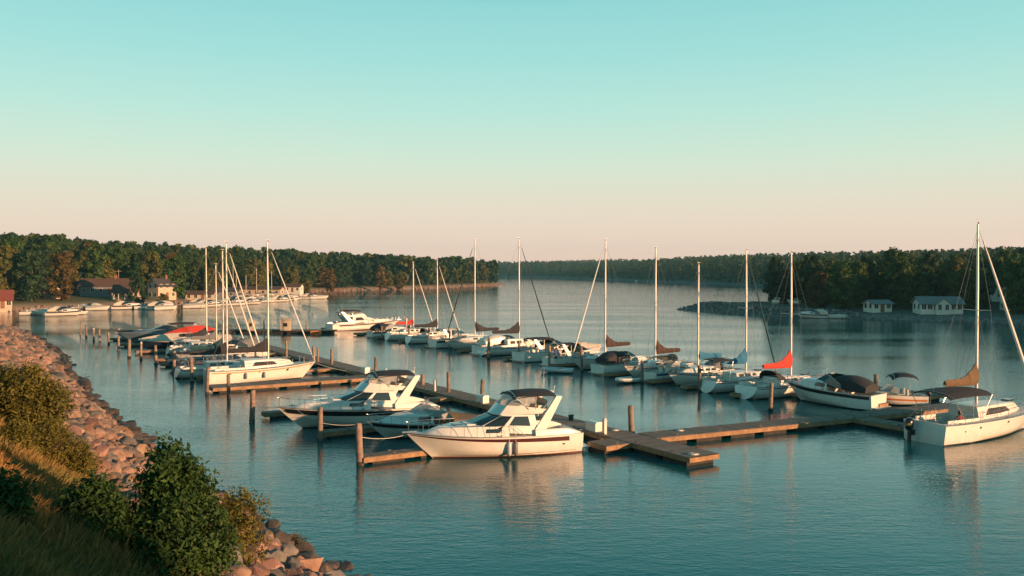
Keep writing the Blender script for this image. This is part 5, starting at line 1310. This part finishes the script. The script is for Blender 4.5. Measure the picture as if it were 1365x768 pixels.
# ------------------------------------------------------------------ people
def person(label, loc, rz, joints, links, shirt, name='person', hair='hair'):
    """joints: {name: (x,y,z,r)} facing +x; one skinned body, clothing and hair as children"""
    names = list(joints); me = bpy.data.meshes.new('person'); me.from_pydata([joints[n][:3] for n in names], [(names.index(a), names.index(b)) for a, b in links], [])
    o = bpy.data.objects.new('person', me); col.objects.link(o)
    sk = o.modifiers.new('skin','SKIN'); o.modifiers.new('sub','SUBSURF').levels = 1
    if not me.skin_vertices: me.skin_vertices.new()
    for i, n in enumerate(names):
        d = me.skin_vertices[0].data[i]; d.radius = (joints[n][3],)*2 if len(joints[n]) < 5 else (joints[n][3], joints[n][4]); d.use_root = (n == 'pelvis')
    dg = bpy.context.evaluated_depsgraph_get(); ev = o.evaluated_get(dg); nm = bpy.data.meshes.new_from_object(ev); bpy.data.objects.remove(o)
    nm.polygons.foreach_set('use_smooth', [True]*len(nm.polygons)); nm.materials.clear(); nm.materials.append(M['skin'])
    b = bpy.data.objects.new('person', nm); col.objects.link(b); b.location = loc; b.rotation_euler = (0,0,rz); tag(b, label, 'person')
    hp = Vector(joints['head'][:3]); pz = joints['pelvis'][2]; neck = joints['neck'][2]
    def cover(cname, m, test, off):
        V, F, mp = [], [], {}
        for p in nm.polygons:
            if not test(p.center): continue
            f = []
            for vi in p.vertices:
                if vi not in mp: v = nm.vertices[vi]; mp[vi] = len(V); V.append(tuple(v.co+v.normal*off))
                f.append(mp[vi])
            F.append(tuple(f))
        if F: mb = MB(); mb.add(V, F); c = mb.build(cname, m, b, smooth=True, fix=False)
    cover('shirt', shirt, lambda c: pz-.02 < c.z < neck-.02 and abs(c.y) < .34 and c.x < .26, .014)
    kn = [Vector(joints[k][:3]) for k in joints if k.startswith('hand')]
    cover('trousers', 'trousers', lambda c: c.z <= pz+.03 and c.z > .12 and all((c-k).length > .12 for k in kn), .012)
    mb = MB(); mb.ell((hp.x-.025,hp.y,hp.z+.035),(.112,.095,.115),12,8); mb.ell((hp.x-.06,hp.y,hp.z-.06),(.07,.085,.09),10,6); mb.build('hair', hair, b, smooth=True)
    mb = MB(); mb.ell((hp.x+.107,hp.y,hp.z-.02),(.022,.014,.022),8,6)
    for s in (1,-1): mb.ell((hp.x,hp.y+s*.088,hp.z-.01),(.02,.012,.03),8,6)
    mb.build('nose_and_ears', 'skin', b, smooth=True)
    mb = MB()
    for s in (1,-1): mb.ell((hp.x+.092,hp.y+s*.034,hp.z+.012),(.010,.014,.008),8,6)
    mb.build('eyes', 'rubber', b, smooth=True)
    mb = MB(); mb.box(hp.x+.088,hp.x+.096,hp.y-.024,hp.y+.024,hp.z-.062,hp.z-.054); mb.build('mouth', 'shirtred', b)
    mb = MB()
    for s, k in ((1,'handl'),(-1,'handr')):
        h = Vector(joints[k][:3]); w = Vector(joints['wrist'+k[-1]][:3]); d = (h-w).normalized(); sd = Vector((0,s,0)); a = sd.cross(d).normalized()
        for i in range(4): q = h+a*(i-1.5)*.019; ln = (.066,.078,.072,.056)[i]; mb.tube([q, q+d*ln*.55, q+d*ln*.9-sd*.022], [.0095,.009,.007], 6)
        q = h-a*.035-d*.03; mb.tube([q, q-a*.03+d*.03, q-a*.035+d*.06], [.011,.010,.008], 6)
    mb.build('fingers', 'skin', b, smooth=True)
    return b
LINKS = [('pelvis','belly'),('belly','chest'),('chest','neck'),('neck','chin'),('chin','head'),('head','crown')]+sum([[('chest','sh'+s),('sh'+s,'elb'+s),('elb'+s,'wrist'+s),('wrist'+s,'hand'+s),('pelvis','hip'+s),('hip'+s,'knee'+s),('knee'+s,'ank'+s),('ank'+s,'toe'+s)] for s in 'lr'], [])
def J_(base, **kw):
    out = dict(base)
    return out
def sit(lean=.08):
    j = {'pelvis':(0,0,.50,.15,.12),'belly':(lean*.4,0,.70,.145,.11),'chest':(lean,0,.92,.16,.115),'neck':(lean+.02,0,1.10,.06),'chin':(lean+.05,0,1.17,.062),'head':(lean+.05,0,1.27,.088,.082),'crown':(lean+.04,0,1.335,.06)}
    for s, k in (('l',1),('r',-1)):
        j.update({'sh'+s:(lean,k*.19,1.03,.062),'elb'+s:(lean+.06,k*.25,.76,.045),'wrist'+s:(lean+.27,k*.17,.66,.031),'hand'+s:(lean+.35,k*.15,.65,.034),
                  'hip'+s:(.05,k*.10,.49,.10),'knee'+s:(.46,k*.13,.50,.066),'ank'+s:(.43,k*.12,.09,.043),'toe'+s:(.58,k*.13,.04,.035)})
    return j
def stand(reach=0.):
    j = {'pelvis':(0,0,.95,.15,.11),'belly':(.01,0,1.13,.14,.10),'chest':(.0,0,1.36,.165,.11),'neck':(0,0,1.53,.058),'chin':(.03,0,1.59,.062),'head':(.03,0,1.68,.088,.082),'crown':(.02,0,1.745,.06)}
    for s, k in (('l',1),('r',-1)):
        r_ = reach if s == 'l' else 0
        j.update({'sh'+s:(0,k*.20,1.46,.06),'elb'+s:(.04+r_*.20,k*.26,1.19+r_*.12,.044),'wrist'+s:(.10+r_*.42,k*.25,.97+r_*.20,.03),'hand'+s:(.12+r_*.48,k*.24,.89+r_*.25,.034),
                  'hip'+s:(.0,k*.10,.90,.10),'knee'+s:(.03,k*.11,.50,.064),'ank'+s:(-.01,k*.12,.09,.043),'toe'+s:(.15,k*.14,.04,.035)})
    return j
bpy.context.view_layer.update()
azR = math.atan2(hd.y, hd.x)
mb = MB(); mb.box(1.3,3.6,-1.22,-.72,.43,.98); mb.build('side_seat', 'vinyl', rR)
q = W(rR, Vector((2.3,-.98,0))); person('person with dark hair in a red shirt sitting in the sailboat cockpit', Vector((q.x,q.y,.60)), azR+R(80), sit(), LINKS, 'shirtred')
q = W(rB11, Vector((1.75,.35,.43))); person('dark clothed person standing in the cockpit of the short masted sailboat', Vector((q.x,q.y,.43)), R(200), stand(.8), LINKS, 'shirtdark')
q = P(683,484,.42); fdist = q
# the person in blue stands on the finger dock nearest to that spot
best = min(((B_(s,w)-Vector((q.x,q.y,0))).length, s, w) for s in (28.8,38.8,50.8) for w in (.8,1.5,2.5,3.5))
q = B_(best[1], 1.0); person('person in a blue shirt standing on a finger dock between the boats', Vector((q.x,q.y,.425)), R(-60), stand(.3), LINKS, 'shirtblue')

# ------------------------------------------------------------------ houses
def house(label, x, y, z, rz, L, Wd, Hh, rh, wall, roof, wins=(3,1), floors=1, chimney=False, porch=False, name='house', gable_front=False):
    o = thing(name, label, 'house', (x,y,z), rz); mb = MB(); a, b = L/2, Wd/2
    mb.rings([[(-a,-b,-1.2),(a,-b,-1.2),(a,b,-1.2),(-a,b,-1.2)],[(-a,-b,Hh),(a,-b,Hh),(a,b,Hh),(-a,b,Hh)]])
    mb.add([(-a,-b,Hh),(-a,b,Hh),(-a,0,Hh+rh*.97)],[(0,1,2)]); mb.add([(a,-b,Hh),(a,b,Hh),(a,0,Hh+rh*.97)],[(0,1,2)]); mb.build('wall', wall, o)
    mb = MB(); e = .45
    for s in (1,-1): mb.slab([(-a-e,s*(b+e),Hh-rh*e/b),(a+e,s*(b+e),Hh-rh*e/b),(a+e,0,Hh+rh),(-a-e,0,Hh+rh)], .16*(1 if s < 0 else -1))
    rf = mb.build('roof', roof, o)
    if chimney: mb = MB(); mb.box(a*.3,a*.3+.7,-.4,.4,Hh+rh*.4,Hh+rh+1.2); mb.build('chimney','brick',rf)
    def win(px, py, pz, w, h, axis, sgn):
        mb = MB()
        if axis == 'y': mb.box(px-w/2,px+w/2,py,py+sgn*.03,pz,pz+h)
        else: mb.box(px,px+sgn*.03,py-w/2,py+w/2,pz,pz+h)
        f = mb.build('window','sidingwhite',o); mb = MB(); i = .09
        for k in (-1,1):
            if axis == 'y': x0, x1 = sorted((px+k*i*.4, px+k*(w/2-i))); mb.box(x0,x1,py+sgn*.028,py+sgn*.05,pz+i,pz+h-i)
            else: y0, y1 = sorted((py+k*i*.4, py+k*(w/2-i))); mb.box(px+sgn*.028,px+sgn*.05,y0,y1,pz+i,pz+h-i)
        mb.build('pane','glass',f)
    for fl in range(floors):
        zz = .8+fl*2.7; n = wins[0]
        for i in range(n):
            xx = -a+L*(i+.5)/n
            if fl == 0 and i == n//2: continue
            win(xx, -b, zz, 1.1, 1.3, 'y', -1)
        for i in range(wins[1]):
            yy = -b+Wd*(i+.5)/wins[1]
            for s in (1,-1): win(s*a, yy, zz, 1.0, 1.3, 'x', s)
    xx = -a+L*(wins[0]//2+.5)/wins[0]; mb = MB(); mb.box(xx-.5,xx+.5,-b-.04,-b,0,2.1); d = mb.build('door','teak',o); mb = MB(); mb.ell((xx+.36,-b-.07,1.0),(.05,.05,.05)); mb.build('handle','steel',d)
    if porch:
        mb = MB(); mb.slab([(-a,-b-2.2,Hh-.9),(a,-b-2.2,Hh-.9),(a,-b,Hh-.35),(-a,-b,Hh-.35)], .12); mb.build('porch_roof', roof, o)
        for i in range(5): x0 = -a+.2+(L-.4)*i/4; mb = MB(); mb.box(x0-.07,x0+.07,-b-2.15,-b-2.0,-1,Hh-.9); mb.build('post','sidingwhite',o)
        mb = MB(); mb.box(-a,a,-b-2.2,-b-.05,-1,.02); mb.build('porch_floor','beam',o)
    if gable_front:
        mb = MB(); g = Wd*.28; mb.rings([[(-g,-b-.9,-1),(g,-b-.9,-1),(g,-b+.1,-1),(-g,-b+.1,-1)],[(-g,-b-.9,Hh-.1),(g,-b-.9,Hh-.1),(g,-b+.1,Hh-.1),(-g,-b+.1,Hh-.1)]]); mb.add([(-g,-b-.9,Hh-.1),(g,-b-.9,Hh-.1),(0,-b-.9,Hh+rh*.8)],[(0,1,2)]); mb.build('gable_bay', wall, o)
        mb = MB()
        for s in (1,-1): mb.slab([(s*(g+.3),-b-1.2,Hh-.3),(s*(g+.3),.0,Hh-.3),(0,.0,Hh+rh*.86),(0,-b-1.2,Hh+rh*.86)], .1)
        mb.build('gable_roof', roof, o)
        for k in (-.5,.5): win(k*g, -b-.9, .7, .9, 1.4, 'y', -1)
    return o
def zl(x, y): return max(.6, float(h_left(np.array([float(x)]), np.array([float(y)]))[0]))
def zr(x, y): return max(.6, float(h_right(np.array([float(x)]), np.array([float(y)]))[0]))
def xat(px, d): return (px-682.5)/FPX*d
def HL(label, px, d, rz, *a, dz=0., **k): x = xat(px, d); return house(label, x, d, zl(x,d)+dz, R(rz), *a, **k)
def HR(label, px, d, rz, *a, dz=0., **k): x = xat(px, d); return house(label, x, d, zr(x,d)+dz, R(rz), *a, **k)
HL('cream house with a steep red roof at the left edge', 3, 238, 30, 4.4, 3.6, 2.6, 2.3, 'sidingcream', 'roofred', (3,2), chimney=False, dz=.3)
HL('long low house with brown roof among trees on the left shore', 143, 286, 12, 15, 6, 2.9, 2.2, 'sidinggrey', 'roofbrown', (6,2), chimney=True, dz=.6)
HL('small sunlit white porch house at the right end of long low house', 170, 276, 12, 7.5, 4.5, 2.9, 1.6, 'sidingcream', 'roofbrown', (4,2), porch=True, dz=.3)
HL('small dark outbuilding left of the long low house', 113, 290, 5, 6.5, 4.5, 2.4, 1.2, 'sidinggrey', 'roofdark', (2,1), dz=.6)
HL('white two storey gabled house with dark roof on the left shore', 216, 288, 62, 7.2, 4.8, 4.3, 2.2, 'sidingcream', 'roofdark', (3,2), floors=2, chimney=True, dz=.2)
HL('small brown roofed cottage among the trees left of the long house', 62, 268, -8, 6.5, 4.5, 2.4, 1.5, 'sidingcream', 'roofbrown', (3,1), dz=.2)
HL('low grey cottage behind the second far dock', 300, 318, 6, 8, 5, 2.4, 1.3, 'sidinggrey', 'roofdark', (3,1), dz=.2)
HL('small white cottage at the right end of the far docks', 392, 425, -6, 7.5, 5, 2.6, 1.4, 'sidingwhite', 'roofbrown', (3,1), dz=.2)
HL('low tan shed roofed boathouse right of the white gabled house', 268, 300, 5, 9, 5, 2.2, 1.0, 'sidingcream', 'roofbrown', (4,1), dz=.1)
HL('long low boathouse behind the far docks', 345, 372, -3, 20, 6, 2.6, 1.1, 'sidingcream', 'roofbrown', (7,1), dz=.1)
HR('small pale cottage by the water on the right shore', 1170, 208, 10, 4.8, 4., 2.0, .7, 'sidingwhite', 'roofgrey', (3,2))
HR('white cottage with front gable and row of windows on right shore', 1250, 201, -6, 9.0, 5.5, 2.2, 1.4, 'sidingwhite', 'roofgrey', (7,2), gable_front=True)
HR('white house with upper window row behind the right hand mast', 1322, 226, -4, 6.8, 5, 2.6, 1.0, 'sidingwhite', 'roofdark', (4,2), dz=1.6)
HR('two storey white house at the right edge of the shore', 1358, 206, 5, 5.5, 5.5, 4.9, 1.5, 'sidingwhite', 'roofdark', (3,2), floors=2, dz=-.2)

# ------------------------------------------------------------------ far boats and docks
def far_dock(label, p, q, w=1.6, n=5):
    d = q-p; o = thing('dock', label, 'dock', (p.x,p.y,0), math.atan2(d.y,d.x), 'docks of the far left marina'); mb = MB(); mb.box(0,d.length,-w/2,w/2,.5,.7); mb.build('deck_boards','plank',o)
    for i in range(n):
        for s in (1,-1): x = d.length*(i+.5)/n; mb = MB(); mb.tube([(x,s*w/2,-1),(x,s*w/2,1.5)], .12, 6); mb.build('post','pilewood',o)
far_dock('far dock at the left end, beside the riprap', P(18,418), P(122,413), 1.6, 8)
far_dock('far dock under the white gabled house', P(155,411.5), P(262,410.5), 2.2, 8)
far_dock('long far dock with masted boats behind the sailboats', P(262,402), P(418,396.5), 2.4, 12)
far_dock('second far dock in front of the long boathouse', P(230,409), P(330,404.5), 2.0, 8)
protoR, _ = runabout('x', Vector((0,0,0)), Vector((1,0,0)), 5.6, 2.2, 'gel', None, False)
protoC, _ = express_cruiser('x', Vector((0,0,0)), Vector((1,0,0)), 7.8, 2.7, 'gel', 'black', 'camper', 'canvascream', False, screen='glass')
protoT, _ = tarp_boat('x', Vector((0,0,0)), Vector((1,0,0)), 6.6, 2.4, 'gel', 'canvascream', .6)
used = set(); rr = random.Random(12)
def far_boat(proto, px, py, rz, label, s=1., group='small boats along the far left shore'):
    q = P(px, py, 0); pos = (q.x,q.y,0)
    if proto.name not in used:
        used.add(proto.name); proto.location = pos; proto.rotation_euler = (0,0,rz); proto['label'] = label; proto['group'] = group; proto.scale = (s,s,s); return proto
    return dup(proto, pos, rz, label, group, (s,s,s))
FB = [(0,28,420,.1,'small open boat at the left end of the far dock'),(0,44,419.6,.0,'second open boat from the left end of the far dock'),(1,62,421,.2,'pale cruiser beside the riprap at the far dock'),(2,76,420.5,3.,'covered boat right of the pale cruiser at the far dock'),
      (0,90,419.5,.1,'open boat near the right end of the far dock'),(2,103,418.5,3.1,'covered boat at the right end of the far dock'),(2,116,413.6,.05,'white cream boat on the shore below the long house'),(0,98,413.2,0.,'boat lying on the beach left of the white cream boat'),
      (0,180,412.3,.2,'open boat left of the dock under the white gabled house'),(1,196,412.6,.1,'cruiser at the dock under the white gabled house'),(0,218,412.4,3.,'open boat right of the cruiser below the gabled house'),(2,245,411,.1,'covered white boat at the dock end below the gabled house'),
      (1,254,406.5,0.,'pale cruiser left in the far masted docks'),(2,270,405.8,.3,'covered boat beside the pale cruiser in the far docks'),(0,284,405.3,.1,'open boat in the far docks behind the leftmost masts'),(1,312,402.8,.2,'cruiser in the far docks between two sailboat masts'),
      (1,326,402.2,3.,'second cruiser in the far docks right of the mast pair'),(2,340,401.6,.2,'covered boat in the middle of the far docks'),(0,352,401.2,0.,'open boat in the middle of the far docks'),(1,372,400.,.1,'cruiser in the far docks just right of the tall mast'),(2,386,399.4,3.,'covered boat near the right end of the far docks'),(1,402,398.6,.1,'cruiser at the right end of the far docks'),
      (1,150,412.4,.2,'cruiser on the shore left of the porch house'),(1,136,413.4,3.,'cruiser below the long low house'),(2,206,413.2,.4,'covered boat in front of the gabled house dock'),(1,232,412.,3.1,'cruiser near the right end of the gabled house dock'),
      (1,262,409.2,.1,'cruiser in the second far dock left of the leftmost mast'),(0,276,408.6,3.,'open boat in the second far dock under the leftmost mast'),(1,292,407.6,.15,'cruiser in the second far dock between the masts'),(2,306,406.6,3.,'covered boat in the second far dock behind the mast pair'),(1,320,405.6,.1,'cruiser at the right end of the second far dock'),
      (1,334,404.2,2.9,'cruiser lying off the second far dock end'),(1,360,402.4,.3,'cruiser just left of the tall mast in the far docks'),(1,394,400.6,3.,'cruiser in front of the yellow green tree'),(2,414,398.6,.2,'last covered boat beyond the end of the far docks'),(0,346,403.4,.1,'open boat outside the long far dock')]
for k, px, py, rz, lab in FB: far_boat((protoR,protoC,protoT)[k], px, py, rz, lab, rr.uniform(.9,1.15))
for px, d, top, lab in ((320,352,352,'far sailboat with tallest mast in the distant dock'),(324,356,362,'far sailboat close beside the tallest distant mast'),(337,358,367,'far sailboat with a short mast in the distant dock'),(351,362,358,'far sailboat left of the yellow green tree'),(371,368,362,'far sailboat behind the furled jib of the white sailboat'),(308,345,368,'far sailboat with a short mast behind the mast pair')):
    x = xat(px, d); h = H_CAM+(361-top)/FPX*d; r_ = boat('sailboat', lab, 'sailboat', (x,d), (-1,.2), 'distant sailboats in the far docks'); hh = Hull(7.5,2.5,.8,1.1,.4,1.1,'sail',.7); hh.build(r_, 'gel', nt=12, nf=5); hh.deck(r_, cock=False)
    mb = MB(); mb.tube([(3.,0,.8),(3.,0,h)],[.12,.08],6); mb.build('mast','alu',r_); mb = MB(); mb.box(.8,3.,-.12,.12,1.7,2.05); mb.build('sail_cover','canvasblue',r_)
    mb = MB(); mb.box(2.3,5.,-.6,.6,.9,1.35); mb.build('cabin','gel',r_)
# right shore
far_boat(protoC, 1106, 424.2, 2.9, 'pale cruiser moored at the foot of the right shore', .95, None) 
far_boat(protoT, 1128, 424.6, 3.3, 'small white boat right of the cruiser on the right shore', .7, None)
def on_shore(proto, px, d, rz, label):
    x = xat(px, d); o = dup(proto, (x,d,zr(x,d)+.2), rz, label, 'boats stored on the right shore'); return o
on_shore(protoC, 1034, 248, .6, 'white boat stored ashore on the spit under the trees'); on_shore(protoT, 1080, 244, .3, 'covered boat stored ashore right of the red covered mast'); on_shore(protoR, 1068, 240, 2., 'open boat stored ashore beside the covered one')
for px, py, lab in ((921,384,'tiny motor boat far out on the lake'),):
    far_boat(protoR, 848, 375.2, 1.4, lab, 1.2, None)
# clutter of utility things near the far shore: lamp posts
for px, d, hgt, lab in ((108,284,8,'bare wooden pole beside the dark outbuilding'),(158,288,9,'bare pole rising behind the long low house')):
    x = xat(px,d); o = thing('utility_pole', lab, 'pole', (x,d,zl(x,d)-.3)); mb = MB(); mb.tube([(0,0,0),(0,0,hgt)],[.16,.11],7); mb.build('post','pilewood',o); mb = MB(); mb.box(-.9,.9,-.06,.06,hgt-.7,hgt-.55); mb.build('crossarm','pilewood',o)

# ------------------------------------------------------------------ air
def haze(d):
    m = bpy.data.materials.new('haze'); m.use_nodes = True; nt = m.node_tree; nt.nodes.remove(nt.nodes['Principled BSDF'])
    v = nt.nodes.new('ShaderNodeVolumePrincipled'); v.inputs['Density'].default_value = d; v.inputs['Color'].default_value = (.30,.72,.86,1); v.inputs['Anisotropy'].default_value = .1
    nt.links.new(v.outputs[0], nt.nodes['Material Output'].inputs['Volume']); M['haze'] = m
    mb = MB(); mb.box(-770,770,-270,2130,-9,70); o = mb.build('haze', 'haze'); tag(o, 'thin bluish evening haze over the lake', 'haze', kind='stuff')
HAZE = .00015
if HAZE: haze(HAZE)

# ------------------------------------------------------------------ render settings
sc.render.engine = 'CYCLES'
sc.view_settings.view_transform = 'Standard'; sc.view_settings.look = 'None'; sc.view_settings.exposure = .70; sc.view_settings.gamma = 1.; sc.view_settings.use_curve_mapping = False
cy = sc.cycles; cy.max_bounces = 6; cy.diffuse_bounces = 2; cy.glossy_bounces = 3; cy.transmission_bounces = 4; cy.transparent_max_bounces = 8; cy.volume_bounces = 0
cy.use_denoising = True; cy.caustics_reflective = False; cy.caustics_refractive = False; cy.sample_clamp_indirect = 4.
try: cy.denoiser = 'OPENIMAGEDENOISE'
except Exception: pass
